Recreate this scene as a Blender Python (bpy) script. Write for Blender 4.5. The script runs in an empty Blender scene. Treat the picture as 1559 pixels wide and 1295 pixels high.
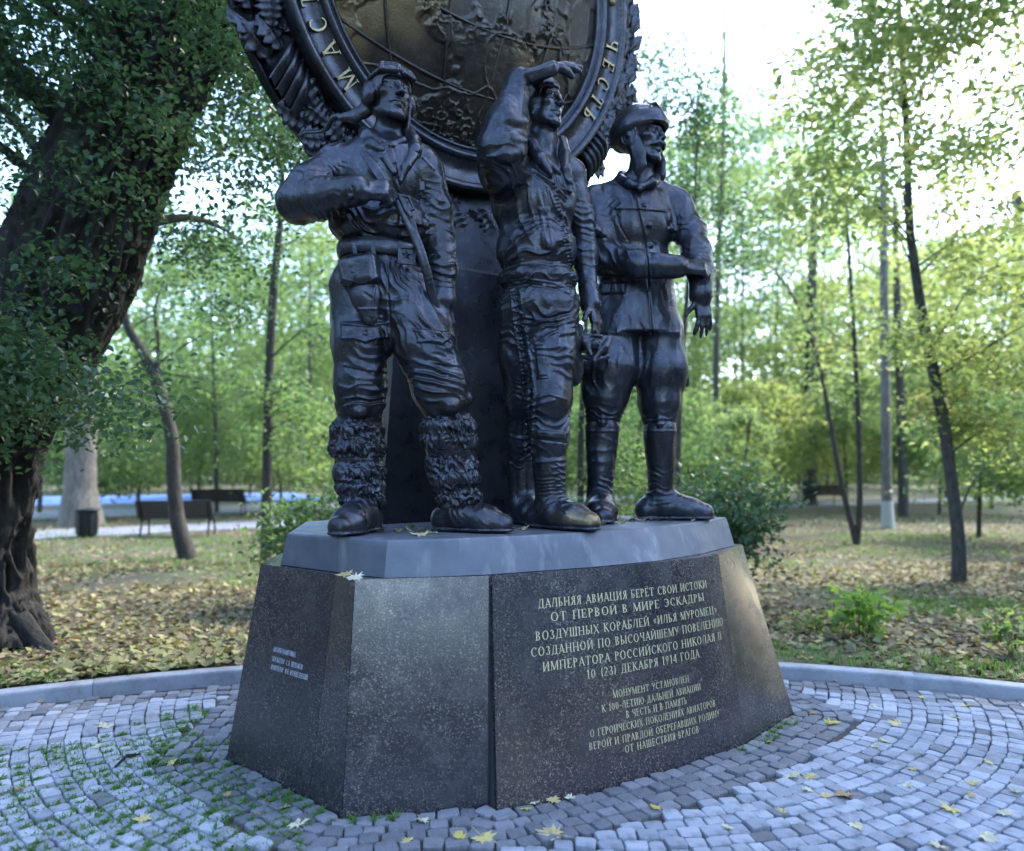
import bpy, math, random
import numpy as np
from mathutils import Vector, Matrix

random.seed(7)
rng = np.random.default_rng(7)
C = bpy.context.scene.collection
SC = bpy.context.scene
R_ = math.radians

# ------------------------------------------------------------------ camera, light, exposure
EYE = 1.65
FPX = 1150.0            # focal length measured in pixels of the 1559 px wide photograph
HOR = 706.0             # row of the horizon in it
cam_d = bpy.data.cameras.new('camera')
cam = bpy.data.objects.new('camera', cam_d); C.objects.link(cam)
cam.location = (0, 0, EYE); cam.rotation_euler = (R_(90), 0, 0)
cam_d.sensor_width = 36; cam_d.lens = 36 * FPX / 1559
cam_d.shift_y = (HOR - 647.5) / 1559
cam_d.clip_start = 0.05; cam_d.clip_end = 2000
cam_d.dof.use_dof = True; cam_d.dof.focus_distance = 4.3; cam_d.dof.aperture_fstop = 1.0
SC.camera = cam

SUN_EL, SUN_AZ = R_(47), R_(52)       # azimuth measured from +Y (view direction) towards +X
world = bpy.data.worlds.new('World'); SC.world = world; world.use_nodes = True
wn = world.node_tree.nodes; wl = world.node_tree.links
sky = wn.new('ShaderNodeTexSky'); sky.sky_type = 'NISHITA'; sky.sun_disc = False
sky.sun_elevation = SUN_EL; sky.sun_rotation = SUN_AZ
sky.air_density = 1.0; sky.dust_density = 1.3; sky.ozone_density = 2.0
bg = wn['Background']; bg.inputs[1].default_value = 0.15
wl.new(sky.outputs[0], bg.inputs[0])
sun_d = bpy.data.lights.new('sun', 'SUN'); sun_d.energy = 0.9; sun_d.angle = R_(2.5); sun_d.color = (1.0, 0.95, 0.85)
sun = bpy.data.objects.new('sun', sun_d); C.objects.link(sun)
sv = Vector((math.sin(SUN_AZ) * math.cos(SUN_EL), math.cos(SUN_AZ) * math.cos(SUN_EL), math.sin(SUN_EL)))
sun.rotation_euler = sv.to_track_quat('Z', 'Y').to_euler()
vs = SC.view_settings
SC.display_settings.display_device = 'sRGB'
vs.view_transform = 'Standard'; vs.look = 'None'; vs.exposure = 2.95; vs.gamma = 1.0; vs.use_curve_mapping = False
SC.cycles.max_bounces = 8; SC.cycles.transparent_max_bounces = 8

# ------------------------------------------------------------------ helpers
def W(px, py, d):
    """a point at depth d that the photograph shows at pixel (px, py)"""
    return np.array([(px - 779.5) / FPX * d, d, EYE - (py - HOR) / FPX * d])

def nrm(v):
    v = np.asarray(v, float); return v / np.linalg.norm(v)

def mesh_np(name, V, F, smooth=True):
    """V (n,3); F an (m,k) array or a list of index lists"""
    me = bpy.data.meshes.new(name)
    V = np.asarray(V, np.float32)
    if isinstance(F, np.ndarray):
        k = F.shape[1]; m = F.shape[0]
        me.vertices.add(len(V)); me.vertices.foreach_set('co', V.ravel())
        me.loops.add(m * k); me.loops.foreach_set('vertex_index', F.astype(np.int32).ravel())
        me.polygons.add(m); me.polygons.foreach_set('loop_start', np.arange(0, m * k, k, dtype=np.int32))
        me.update(calc_edges=True)
    else:
        me.from_pydata([tuple(map(float, v)) for v in V], [], [tuple(map(int, f)) for f in F]); me.update()
    if smooth:
        me.polygons.foreach_set('use_smooth', np.ones(len(me.polygons), bool))
    return me

def link(name, me, mat=None, parent=None):
    o = bpy.data.objects.new(name, me); C.objects.link(o)
    if mat is not None and me is not None and not me.materials: me.materials.append(mat)
    if parent is not None: o.parent = parent
    return o

def obj(name, V, F, mat, parent=None, smooth=True):
    return link(name, mesh_np(name, V, F, smooth), mat, parent)

def tag(o, label=None, cat=None, group=None, kind=None):
    if label: o['label'] = label
    if cat: o['category'] = cat
    if group: o['group'] = group
    if kind: o['kind'] = kind
    return o

def empty(name, loc, label, cat, group=None):
    o = bpy.data.objects.new(name, None); C.objects.link(o); o.location = tuple(map(float, loc))
    o.empty_display_size = 0.1
    return tag(o, label, cat, group)

class Geo:
    """collects polygons for one mesh"""
    def __init__(s): s.v = []; s.f = []
    def add(s, vs, fs):
        b = len(s.v); s.v += [tuple(map(float, p)) for p in vs]; s.f += [tuple(b + i for i in f) for f in fs]
    def box(s, c, h, M=None, bev=0.0):
        c = np.asarray(c, float); M = np.eye(3) if M is None else np.asarray(M)
        P = []
        for sx in (-1, 1):
            for sy in (-1, 1):
                for sz in (-1, 1): P.append(c + M @ (np.array([sx, sy, sz]) * h))
        s.add(P, [(0, 1, 3, 2), (4, 6, 7, 5), (0, 4, 5, 1), (2, 3, 7, 6), (0, 2, 6, 4), (1, 5, 7, 3)])
    def tube(s, pts, rad, n=8, cap=True):
        pts = [np.asarray(p, float) for p in pts]
        if np.isscalar(rad): rad = [rad] * len(pts)
        b = len(s.v); u = None
        for i, p in enumerate(pts):
            t = nrm(pts[min(i + 1, len(pts) - 1)] - pts[max(i - 1, 0)])
            if u is None: u = nrm(np.cross(t, [0.31, 0.2, 0.9] if abs(t[2]) < .9 else [1, 0.1, 0]))
            else: u = nrm(u - t * np.dot(u, t))
            w = np.cross(t, u)
            for k in range(n):
                a = 2 * math.pi * k / n
                s.v.append(tuple(p + rad[i] * (math.cos(a) * u + math.sin(a) * w)))
        for i in range(len(pts) - 1):
            for k in range(n):
                k2 = (k + 1) % n
                s.f.append((b + i * n + k, b + i * n + k2, b + (i + 1) * n + k2, b + (i + 1) * n + k))
        if cap:
            s.f.append(tuple(b + k for k in reversed(range(n)))); e = b + (len(pts) - 1) * n
            s.f.append(tuple(e + k for k in range(n)))
    def lathe(s, prof, n=24, c=(0, 0, 0), M=None):
        """prof: list of (r, z)"""
        c = np.asarray(c, float); M = np.eye(3) if M is None else np.asarray(M); b = len(s.v)
        for r, z in prof:
            for k in range(n):
                a = 2 * math.pi * k / n
                s.v.append(tuple(c + M @ np.array([r * math.cos(a), r * math.sin(a), z])))
        for i in range(len(prof) - 1):
            for k in range(n):
                k2 = (k + 1) % n
                s.f.append((b + i * n + k, b + i * n + k2, b + (i + 1) * n + k2, b + (i + 1) * n + k))
    def obj(s, name, mat, parent=None, smooth=False):
        return obj(name, s.v, s.f, mat, parent, smooth)

def smooth_path(pts, n):
    """Catmull-Rom through pts, n samples per span"""
    P = [np.asarray(p, float) for p in pts]; P = [2 * P[0] - P[1]] + P + [2 * P[-1] - P[-2]]
    out = []
    for i in range(1, len(P) - 2):
        for k in range(n):
            t = k / n
            out.append(0.5 * ((2 * P[i]) + (P[i + 1] - P[i - 1]) * t + (2 * P[i - 1] - 5 * P[i] + 4 * P[i + 1] - P[i + 2]) * t * t
                       + (-P[i - 1] + 3 * P[i] - 3 * P[i + 1] + P[i + 2]) * t ** 3))
    out.append(P[-2]); return out

# value noise on point arrays
_perm = np.random.default_rng(3).permutation(256); _perm = np.concatenate([_perm, _perm, _perm])
_val = np.random.default_rng(4).random(256).astype(np.float32)
def vnoise(P, seed=0):
    P = np.asarray(P, np.float32) + np.float32(seed * 17.37)
    I = np.floor(P).astype(np.int32); Fr = P - I; I &= 255
    Fr = Fr * Fr * (3 - 2 * Fr)
    r = np.zeros(len(P), np.float32)
    for dx in (0, 1):
        wx = Fr[:, 0] if dx else 1 - Fr[:, 0]
        for dy in (0, 1):
            wy = wx * (Fr[:, 1] if dy else 1 - Fr[:, 1])
            h = _perm[_perm[(I[:, 0] + dx) & 255] + ((I[:, 1] + dy) & 255)]
            for dz in (0, 1):
                r += wy * (Fr[:, 2] if dz else 1 - Fr[:, 2]) * _val[_perm[h + ((I[:, 2] + dz) & 255)]]
    return r * 2 - 1

# ------------------------------------------------------------------ materials
def mat(name, base=(.5, .5, .5), rough=.6, metal=0.0, spec=.5):
    m = bpy.data.materials.new(name); m.use_nodes = True
    b = m.node_tree.nodes['Principled BSDF']
    b.inputs['Base Color'].default_value = (*base, 1); b.inputs['Roughness'].default_value = rough
    b.inputs['Metallic'].default_value = metal; b.inputs['Specular IOR Level'].default_value = spec
    return m
class NT:
    def __init__(s, m): s.t = m.node_tree; s.b = s.t.nodes['Principled BSDF']; s.co = None
    def n(s, typ, **kw):
        x = s.t.nodes.new('ShaderNode' + typ)
        for k, v in kw.items(): setattr(x, k, v)
        return x
    def l(s, a, b): s.t.links.new(a, b)
    def coord(s, kind='Object'):
        if s.co is None: s.co = s.n('TexCoord')
        return s.co.outputs[kind]
    def noise(s, scale, detail=4, rough=.55, kind='Object', dist=0.0, sc=None):
        x = s.n('TexNoise'); x.inputs['Scale'].default_value = scale; x.inputs['Detail'].default_value = detail
        x.inputs['Roughness'].default_value = rough; x.inputs['Distortion'].default_value = dist
        v = s.coord(kind)
        if sc:
            mp = s.n('Mapping'); mp.inputs['Scale'].default_value = sc; s.l(v, mp.inputs[0]); v = mp.outputs[0]
        s.l(v, x.inputs['Vector']); return x.outputs['Fac']
    def ramp(s, fac, stops, interp='LINEAR'):
        x = s.n('ValToRGB'); s.l(fac, x.inputs[0]); cr = x.color_ramp; cr.interpolation = interp
        while len(cr.elements) < len(stops): cr.elements.new(.5)
        for e, (p, c) in zip(cr.elements, stops):
            e.position = p; e.color = (*c, 1) if len(c) == 3 else c
        return x.outputs[0]
    def mix(s, a, b, fac, mode='MIX'):
        x = s.n('Mix', data_type='RGBA', blend_type=mode)
        for sock, val in ((x.inputs[6], a), (x.inputs[7], b), (x.inputs[0], fac)):
            if isinstance(val, bpy.types.NodeSocket): s.l(val, sock)
            elif isinstance(val, (int, float)): sock.default_value = val
            else: sock.default_value = (*val, 1)
        return x.outputs[2]
    def math(s, op, a, b=None):
        x = s.n('Math', operation=op)
        for i, val in enumerate((a, b)):
            if val is None: continue
            if isinstance(val, bpy.types.NodeSocket): s.l(val, x.inputs[i])
            else: x.inputs[i].default_value = val
        return x.outputs[0]
    def base(s, c): s.l(c, s.b.inputs['Base Color'])
    def rough(s, c): s.l(c, s.b.inputs['Roughness'])
    def bump(s, h, strength=.3, dist=.01):
        x = s.n('Bump'); x.inputs['Strength'].default_value = strength; x.inputs['Distance'].default_value = dist
        s.l(h, x.inputs['Height']); s.l(x.outputs[0], s.b.inputs['Normal'])
    def attr(s, name):
        x = s.n('Attribute', attribute_name=name); return x.outputs['Fac']
    def island(s):
        g = s.n('NewGeometry').outputs['Random Per Island']; o = s.n('ObjectInfo').outputs['Random']
        return s.math('FRACT', s.math('ADD', g, o))

def make_bronze(name, lo, hi, gold=(.30, .22, .10), rough=.40, bump=.25):
    m = mat(name, hi, rough, .75); t = NT(m)
    n1 = t.noise(5, 6, .6); n2 = t.noise(38, 4, .6)
    c = t.ramp(n1, [(.3, lo), (.7, hi)])
    c = t.mix(c, tuple(x * 1.7 for x in hi), t.ramp(n2, [(.5, (0, 0, 0)), (.8, (.5, .5, .5))]))
    c = t.mix(c, (lo[0] * 1.9, lo[1] * 1.5, lo[2] * 1.05), t.ramp(t.noise(2.6, 5, .65), [(.48, (0, 0, 0)), (.72, (.7,) * 3)]))
    c = t.mix(c, tuple(x * 1.9 for x in hi), t.ramp(t.noise(1.0, 5, .65, sc=(16, 16, 1.6)), [(.56, (0, 0, 0)), (.78, (.40,) * 3)]))
    rub = t.attr('rub')
    c = t.mix(c, gold, rub)
    t.base(c)
    t.rough(t.ramp(t.noise(12, 5), [(.3, (rough - .08,) * 3), (.7, (rough + .13,) * 3)]))
    t.bump(t.math('ADD', t.noise(70, 3), t.math('MULTIPLY', t.noise(16, 3), .8)), bump, .006)
    return m
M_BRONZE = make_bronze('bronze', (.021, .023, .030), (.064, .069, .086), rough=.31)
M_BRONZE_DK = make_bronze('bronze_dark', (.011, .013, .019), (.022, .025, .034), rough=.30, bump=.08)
M_DISC = make_bronze('bronze_disc', (.030, .027, .025), (.064, .059, .054), (.24, .185, .09), .36)
M_LETTER = make_bronze('bronze_letter', (.16, .135, .08), (.30, .255, .15), rough=.36)
M_SLAB = mat('slab_bronze', (.16, .16, .17), .5, .3); _t = NT(M_SLAB)
_streak = _t.noise(1.0, 5, .6, sc=(9, 9, 1.2))
_c = _t.ramp(_t.noise(3, 6, .6), [(.3, (.085, .098, .122)), (.7, (.15, .165, .195))])
_t.base(_t.mix(_c, (.33, .34, .34), _t.ramp(_streak, [(.56, (0, 0, 0)), (.78, (.6, .6, .6))])))
_t.rough(_t.ramp(_t.noise(9, 4), [(.3, (.42,) * 3), (.7, (.62,) * 3)])); _t.bump(_t.noise(50, 4), .25, .004)

def make_granite():
    m = mat('granite', (.06, .05, .05), .16, 0, .9); t = NT(m)
    vo = t.n('TexVoronoi'); vo.inputs['Scale'].default_value = 185; vo.inputs['Randomness'].default_value = 1
    mp = t.n('Mapping'); mp.inputs['Scale'].default_value = (1, 1, 1.0); t.l(t.coord(), mp.inputs[0])
    # crystals a few mm long, each with its own tone
    wob = t.n('TexNoise'); wob.inputs['Scale'].default_value = 60; t.l(t.coord(), wob.inputs['Vector'])
    add = t.n('Vector' + 'Math', operation='MULTIPLY_ADD'); t.l(wob.outputs['Color'], add.inputs[0])
    add.inputs[1].default_value = (.02, .02, .02); t.l(mp.outputs[0], add.inputs[2]); t.l(add.outputs[0], vo.inputs['Vector'])
    sep = t.n('SeparateColor'); t.l(vo.outputs['Color'], sep.inputs[0])
    tone = t.ramp(sep.outputs[0], [(.0, (.010, .010, .017)), (.5, (.022, .020, .027)), (.72, (.040, .034, .038)), (.86, (.090, .074, .068)), (1.0, (.24, .205, .175))])
    big = t.noise(2.2, 5, .6)
    c = t.mix(tone, (.018, .018, .026), t.ramp(big, [(.38, (.65,) * 3), (.62, (0, 0, 0))]))
    t.base(c)
    t.rough(t.ramp(t.noise(6, 6, .65), [(.3, (.14,) * 3), (.7, (.34,) * 3)]))
    t.bump(t.noise(140, 2), .06, .002)
    return m
M_GRANITE = make_granite()
M_JOINT = mat('granite_joint', (.03, .03, .035), .7)
M_GILD = mat('gilding', (.60, .53, .31), .4, .2)
M_WHITE = mat('white_lettering', (.62, .66, .74), .6)

def make_stone(name, cols, bumpd=.006, scale=1.0):
    m = mat(name, (.4, .4, .42), .8); t = NT(m)
    isl = t.island()
    c = t.ramp(isl, [(0, cols[0]), (.5, cols[1]), (1, cols[2])])
    sp = t.noise(160 * scale, 3, .7)
    c = t.mix(c, (.52, .53, .57), t.ramp(sp, [(.55, (0, 0, 0)), (.75, (.55,) * 3)]))
    c = t.mix(c, (.05, .05, .055), t.ramp(sp, [(.25, (.6,) * 3), (.42, (0, 0, 0))]))
    c = t.mix(c, (.085, .087, .092), t.ramp(t.noise(3, 6, .7), [(.46, (0, 0, 0)), (.74, (.6,) * 3)]))
    c = t.mix(c, (.06, .075, .045), t.ramp(t.noise(9, 4, .6), [(.58, (0, 0, 0)), (.75, (.45,) * 3)]))
    t.base(c); t.bump(t.noise(45 * scale, 5, .65), .6, bumpd)
    return m
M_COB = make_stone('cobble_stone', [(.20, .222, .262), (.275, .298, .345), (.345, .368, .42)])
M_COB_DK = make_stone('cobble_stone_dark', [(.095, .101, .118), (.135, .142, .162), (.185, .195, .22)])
M_KERB = make_stone('kerb_granite', [(.27, .285, .32), (.31, .325, .36), (.35, .365, .40)], .003)
M_SOIL = mat('joint_soil', (.05, .045, .04), .95); _t = NT(M_SOIL)
_t.base(_t.ramp(_t.noise(14, 6, .7), [(.3, (.03, .028, .026)), (.7, (.085, .075, .062))])); _t.bump(_t.noise(60, 5), .8, .01)

def make_leaf(name, stops, rough=.5, trans=.45, bough=0):
    m = bpy.data.materials.new(name); m.use_nodes = True; t = NT(m)
    isl = t.island()
    if bough: isl = t.math('ADD', t.math('MULTIPLY', isl, .45), t.math('MULTIPLY', t.ramp(t.noise(bough, 3, .6), [(.32, (0, 0, 0)), (.68, (1, 1, 1))]), .55))
    col = t.ramp(isl, [(i / (len(stops) - 1), s) for i, s in enumerate(stops)])
    t.base(col); t.b.inputs['Roughness'].default_value = rough; t.b.inputs['Specular IOR Level'].default_value = .35
    tr = t.n('BsdfTranslucent')
    br = t.mix(col, (1.0, 1.0, .72), 1.0, 'MULTIPLY')
    sc = t.n('Mix', data_type='RGBA', blend_type='MULTIPLY'); t.l(br, sc.inputs[6]); sc.inputs[7].default_value = (2.5, 2.5, 2.5, 1); sc.inputs[0].default_value = 1
    t.l(sc.outputs[2], tr.inputs['Color'])
    mx = t.n('MixShader'); mx.inputs[0].default_value = trans
    t.l(t.b.outputs[0], mx.inputs[1]); t.l(tr.outputs[0], mx.inputs[2])
    t.l(mx.outputs[0], t.t.nodes['Material Output'].inputs[0])
    return m
M_LEAF_DK = make_leaf('leaf_dark', [(.018, .042, .022), (.030, .066, .032), (.046, .090, .044), (.066, .115, .066)], .36, .38, 1.1)
M_LEAF_MID = make_leaf('leaf_mid', [(.026, .056, .022), (.062, .115, .044), (.092, .142, .056), (.14, .17, .07)], .42, .5, .55)
M_LEAF_LT = make_leaf('leaf_light', [(.036, .070, .024), (.088, .136, .054), (.132, .176, .076), (.19, .21, .095)], .45, .6, .5)
M_LEAF_YL = make_leaf('leaf_yellowing', [(.055, .088, .030), (.132, .172, .066), (.185, .208, .088), (.25, .235, .10)], .5, .62, .45)
M_LITTER = make_leaf('litter_leaf', [(.065, .046, .026), (.15, .11, .058), (.25, .19, .10), (.38, .33, .15), (.19, .21, .075), (.09, .065, .038), (.30, .26, .16), (.045, .036, .026)], .7, .12)
M_MAPLE = make_leaf('maple_leaf', [(.42, .36, .10), (.52, .46, .14), (.48, .40, .20), (.40, .30, .14)], .6, .15)
M_GRASS = make_leaf('grass_blade', [(.05, .13, .025), (.08, .17, .035), (.12, .20, .05)], .5, .35)

def make_bark(name, lo, hi, sc=(9, 9, 2.2), d=.02):
    m = mat(name, hi, .9); t = NT(m)
    n = t.noise(1.6, 6, .65, dist=.6, sc=sc)
    t.base(t.mix(t.ramp(n, [(.35, lo), (.62, hi)]), (.06, .075, .04), t.ramp(t.noise(2.5, 4), [(.5, (0, 0, 0)), (.8, (.5,) * 3)])))
    t.bump(n, 1.0, d); return m
M_BARK = make_bark('bark_old', (.008, .007, .007), (.034, .030, .027), d=.05)
M_BARK_Y = make_bark('bark_young', (.022, .020, .018), (.065, .058, .050), (14, 14, 5), .006)
M_BARK_G = make_bark('bark_grey', (.07, .065, .055), (.17, .155, .135), (9, 9, 2.5), .015)
M_LIME = mat('whitewash', (.36, .36, .34), .85)
M_WOOD = mat('bench_wood', (.028, .022, .02), .55); _t = NT(M_WOOD)
_t.base(_t.ramp(_t.noise(4, 5, .6, sc=(1, 12, 12)), [(.3, (.008, .007, .007)), (.7, (.020, .016, .014))]))
M_IRON = mat('cast_iron', (.010, .010, .011), .5, .6)
M_BIN = mat('bin_metal', (.022, .025, .032), .5, .4)
# ------------------------------------------------------------------ sculpting: blended solids meshed as one continuous skin
class Sculpt:
    def __init__(s, h=.006): s.h = h; s.ops = []
    def _push(s, fn, lo, hi, k, op): s.ops.append((fn, np.asarray(lo, float), np.asarray(hi, float), k, op))
    def cone(s, a, b, ra, rb=None, k=.02, op='add', flat=None):
        a = np.asarray(a, np.float32); b = np.asarray(b, np.float32); rb = ra if rb is None else rb
        ba = b - a; L2 = max(float(ba @ ba), 1e-9); fl = None
        if flat is not None: fd = nrm(flat[0]).astype(np.float32); ff = np.float32(1 / flat[1] - 1); fl = 1
        def fn(X, Y, Z):
            x, y, z = X - a[0], Y - a[1], Z - a[2]
            if fl:
                q = (x * fd[0] + y * fd[1] + z * fd[2]); t0 = np.clip((x * ba[0] + y * ba[1] + z * ba[2]) / L2, 0, 1)
                q = (q - t0 * float(ba @ fd)) * ff
                x = x + fd[0] * q; y = y + fd[1] * q; z = z + fd[2] * q
            t = np.clip((x * ba[0] + y * ba[1] + z * ba[2]) / L2, 0, 1)
            return np.sqrt((x - t * ba[0]) ** 2 + (y - t * ba[1]) ** 2 + (z - t * ba[2]) ** 2) - (ra + (rb - ra) * t)
        r = max(ra, rb) * (max(1, flat[1]) if flat else 1)
        s._push(fn, np.minimum(a, b) - r, np.maximum(a, b) + r, k, op); return s
    def tube(s, pts, rad, k=.02, op='add', flat=None):
        if np.isscalar(rad): rad = [rad] * len(pts)
        for i in range(len(pts) - 1): s.cone(pts[i], pts[i + 1], rad[i], rad[i + 1], k, op, flat)
        return s
    def ell(s, c, r, M=None, k=.02, op='add'):
        c = np.asarray(c, np.float32); r = np.asarray(r, np.float32); M = np.eye(3, dtype=np.float32) if M is None else np.asarray(M, np.float32)
        mr = float(r.min())
        def fn(X, Y, Z):
            x, y, z = X - c[0], Y - c[1], Z - c[2]; q = 0; g = 0
            for i in range(3):
                u = (x * M[0, i] + y * M[1, i] + z * M[2, i]); q = q + (u / r[i]) ** 2; g = g + (u / r[i] ** 2) ** 2
            k0 = np.sqrt(q); return np.where(g > 1e-9, k0 * (k0 - 1) / np.sqrt(g + 1e-12), -mr)
        ext = np.sqrt(((M * r) ** 2).sum(1))
        s._push(fn, c - ext, c + ext, k, op); return s
    def box(s, c, hs, M=None, rd=.01, k=.01, op='add'):
        c = np.asarray(c, np.float32); hs = np.asarray(hs, np.float32); M = np.eye(3, dtype=np.float32) if M is None else np.asarray(M, np.float32)
        def fn(X, Y, Z):
            x, y, z = X - c[0], Y - c[1], Z - c[2]; o = 0; ins = None
            for i in range(3):
                u = np.abs(x * M[0, i] + y * M[1, i] + z * M[2, i]) - (hs[i] - rd)
                o = o + np.maximum(u, 0) ** 2; ins = u if ins is None else np.maximum(ins, u)
            return np.sqrt(o) + np.minimum(ins, 0) - rd
        ext = (np.abs(M) * hs).sum(1)
        s._push(fn, c - ext, c + ext, k, op); return s
    def half(s, c, n, lo, hi, k=.01):
        """cut away everything on the n side of the plane through c"""
        c = np.asarray(c, np.float32); n = nrm(n).astype(np.float32)
        s._push(lambda X, Y, Z: -((X - c[0]) * n[0] + (Y - c[1]) * n[1] + (Z - c[2]) * n[2]), lo, hi, k, 'cut'); return s
    def mesh(s, relax=1):
        h = s.h; adds = [o for o in s.ops if o[4] == 'add']
        lo = np.min([o[1] for o in adds], 0) - 3 * h; hi = np.max([o[2] for o in adds], 0) + 3 * h
        n = np.ceil((hi - lo) / h).astype(int) + 1
        ax = [(lo[i] + h * np.arange(n[i])).astype(np.float32) for i in range(3)]
        F = np.full(tuple(n), .12, np.float32)
        for fn, a, b, k, op in s.ops:
            m = k + 2.5 * h
            i0 = np.clip(np.floor((a - m - lo) / h).astype(int), 0, n); i1 = np.clip(np.ceil((b + m - lo) / h).astype(int) + 1, 0, n)
            if np.any(i1 <= i0): continue
            sl = tuple(slice(i0[j], i1[j]) for j in range(3))
            d = fn(ax[0][sl[0]][:, None, None], ax[1][sl[1]][None, :, None], ax[2][sl[2]][None, None, :]).astype(np.float32)
            f = F[sl]; k = max(k, 1e-4)
            if op == 'add':
                q = np.maximum(k - np.abs(f - d), 0) / k; F[sl] = np.minimum(f, d) - q * q * k * .25
            else:
                q = np.maximum(k - np.abs(f + d), 0) / k; F[sl] = np.maximum(f, -d) + q * q * k * .25
        return surface(F, lo, h, relax)

def surface(F, lo, h, relax=1):
    ins = F < 0; n = np.array(F.shape)
    c = ins.astype(np.uint8)
    cnt = c[:-1, :-1, :-1].copy()
    offs = [(i, j, k) for i in (0, 1) for j in (0, 1) for k in (0, 1)]
    for o in offs[1:]: cnt += c[o[0]:n[0] - 1 + o[0], o[1]:n[1] - 1 + o[1], o[2]:n[2] - 1 + o[2]]
    I = np.argwhere((cnt > 0) & (cnt < 8))
    idx = np.full(tuple(n - 1), -1, np.int32); idx[I[:, 0], I[:, 1], I[:, 2]] = np.arange(len(I))
    val = {o: F[I[:, 0] + o[0], I[:, 1] + o[1], I[:, 2] + o[2]] for o in offs}
    acc = np.zeros((len(I), 3)); w = np.zeros(len(I))
    for o in offs:
        for a in range(3):
            if o[a] == 0:
                o2 = list(o); o2[a] = 1; o2 = tuple(o2); v0, v1 = val[o], val[o2]
                m = (v0 < 0) != (v1 < 0); t = np.where(m, v0 / np.where(m, v0 - v1, 1), 0)
                p = np.tile(np.array(o, float), (len(I), 1)); p[:, a] = t
                acc += p * m[:, None]; w += m
    V = lo + h * (I + acc / w[:, None])
    Q = []
    for a in range(3):
        b, d = (a + 1) % 3, (a + 2) % 3
        s0 = [slice(None)] * 3; s1 = [slice(None)] * 3; s0[a] = slice(0, -1); s1[a] = slice(1, None)
        x0 = ins[tuple(s0)]; x1 = ins[tuple(s1)]
        E = np.argwhere(x0 != x1); E = E[(E[:, b] > 0) & (E[:, d] > 0) & (E[:, b] < n[b] - 1) & (E[:, d] < n[d] - 1)]
        fl = x0[E[:, 0], E[:, 1], E[:, 2]]
        def g(db, dd):
            e = E.copy(); e[:, b] += db; e[:, d] += dd; return idx[e[:, 0], e[:, 1], e[:, 2]]
        q = np.stack([g(-1, -1), g(0, -1), g(0, 0), g(-1, 0)], 1)
        q[~fl] = q[~fl][:, ::-1]; Q.append(q)
    Q = np.concatenate(Q); Q = Q[(Q >= 0).all(1)]
    for _ in range(relax): V = lap(V, Q, .5)
    return V, Q

def lap(V, Q, f):
    a = np.concatenate([Q[:, 0], Q[:, 1], Q[:, 2], Q[:, 3]]); b = np.concatenate([Q[:, 1], Q[:, 2], Q[:, 3], Q[:, 0]])
    n = len(V); deg = np.maximum(np.bincount(a, minlength=n), 1)
    A = np.stack([np.bincount(a, V[b, i], n) for i in range(3)], 1) / deg[:, None]
    return V + f * (A - V)

def normals(V, Q):
    fn = np.cross(V[Q[:, 2]] - V[Q[:, 0]], V[Q[:, 3]] - V[Q[:, 1]]); n = len(V)
    N = np.stack([sum(np.bincount(Q[:, j], fn[:, i], n) for j in range(4)) for i in range(3)], 1)
    return N / np.maximum(np.linalg.norm(N, axis=1), 1e-9)[:, None]

def gauss(V, c, r): return np.exp(-(((V - c) / r) ** 2).sum(1))

def folds(V, N, zones):
    """zones: (centre, radius, direction across the folds, wavelength, height, seed)"""
    D = np.zeros(len(V))
    for z in zones:
        c, r, dr, lam, amp, sd = z
        w = gauss(V, np.asarray(c), np.asarray(r)); m = w > .02
        if not m.any(): continue
        P = V[m]; dr = nrm(dr)
        ph = (P @ dr) / lam + 1.5 * vnoise(P / (lam * 3.0), sd) + .35 * vnoise(P / (lam * 1.1), sd + 3)
        prof = 1.25 * (1 - np.abs(np.sin(np.pi * ph))) ** 1.4 - .35
        on = np.clip(.36 + 1.25 * vnoise(P / (lam * 2.0), sd + 7), 0, 1.15)
        D[m] += w[m] * amp * 1.25 * prof * on
    return V + N * D[:, None]

def drape(V, N, amp=.006, sc=.13, sd=1, stretch=(1, 1, .45)):
    P = V / sc * np.array(stretch)
    n = vnoise(P + .6 * np.stack([vnoise(P * 1.3, sd + 11), vnoise(P * 1.3, sd + 12), vnoise(P * 1.3, sd + 13)], 1), sd)
    r = 1 - np.abs(vnoise(P * 2.1, sd + 5)) * 2
    return V + N * (amp * n + amp * .45 * np.clip(r, -.4, 1))[:, None]

def to_px(V): return np.stack([779.5 + FPX * V[:, 0] / V[:, 1], HOR - FPX * (V[:, 2] - EYE) / V[:, 1]], 1)

def seg_dist(P, poly):
    best = np.full(len(P), 1e9)
    for a, b in zip(poly[:-1], poly[1:]):
        a = np.asarray(a, float); b = np.asarray(b, float); ba = b - a
        t = np.clip(((P - a) @ ba) / max(ba @ ba, 1e-9), 0, 1)
        best = np.minimum(best, np.linalg.norm(P - a - t[:, None] * ba, axis=1))
    return best

def facing(V, N):
    d = V - np.array([0, 0, EYE]); d /= np.linalg.norm(d, axis=1)[:, None]
    return np.clip(-(N * d).sum(1) * 2.2, 0, 1)

def emboss(V, N, lines):
    """raised or sunk seams; each line is traced on the front of the figure: (points, half width, height)"""
    P = to_px(V); fc = facing(V, N); D = np.zeros(len(V))
    for poly, w, amp in lines:
        q = np.asarray(poly, float); m = (P[:, 0] > q[:, 0].min() - 3 * w) & (P[:, 0] < q[:, 0].max() + 3 * w) & (P[:, 1] > q[:, 1].min() - 3 * w) & (P[:, 1] < q[:, 1].max() + 3 * w)
        if m.any(): D[m] += amp * np.exp(-(seg_dist(P[m], poly) / w) ** 2) * fc[m]
    return V + N * D[:, None]

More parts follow.
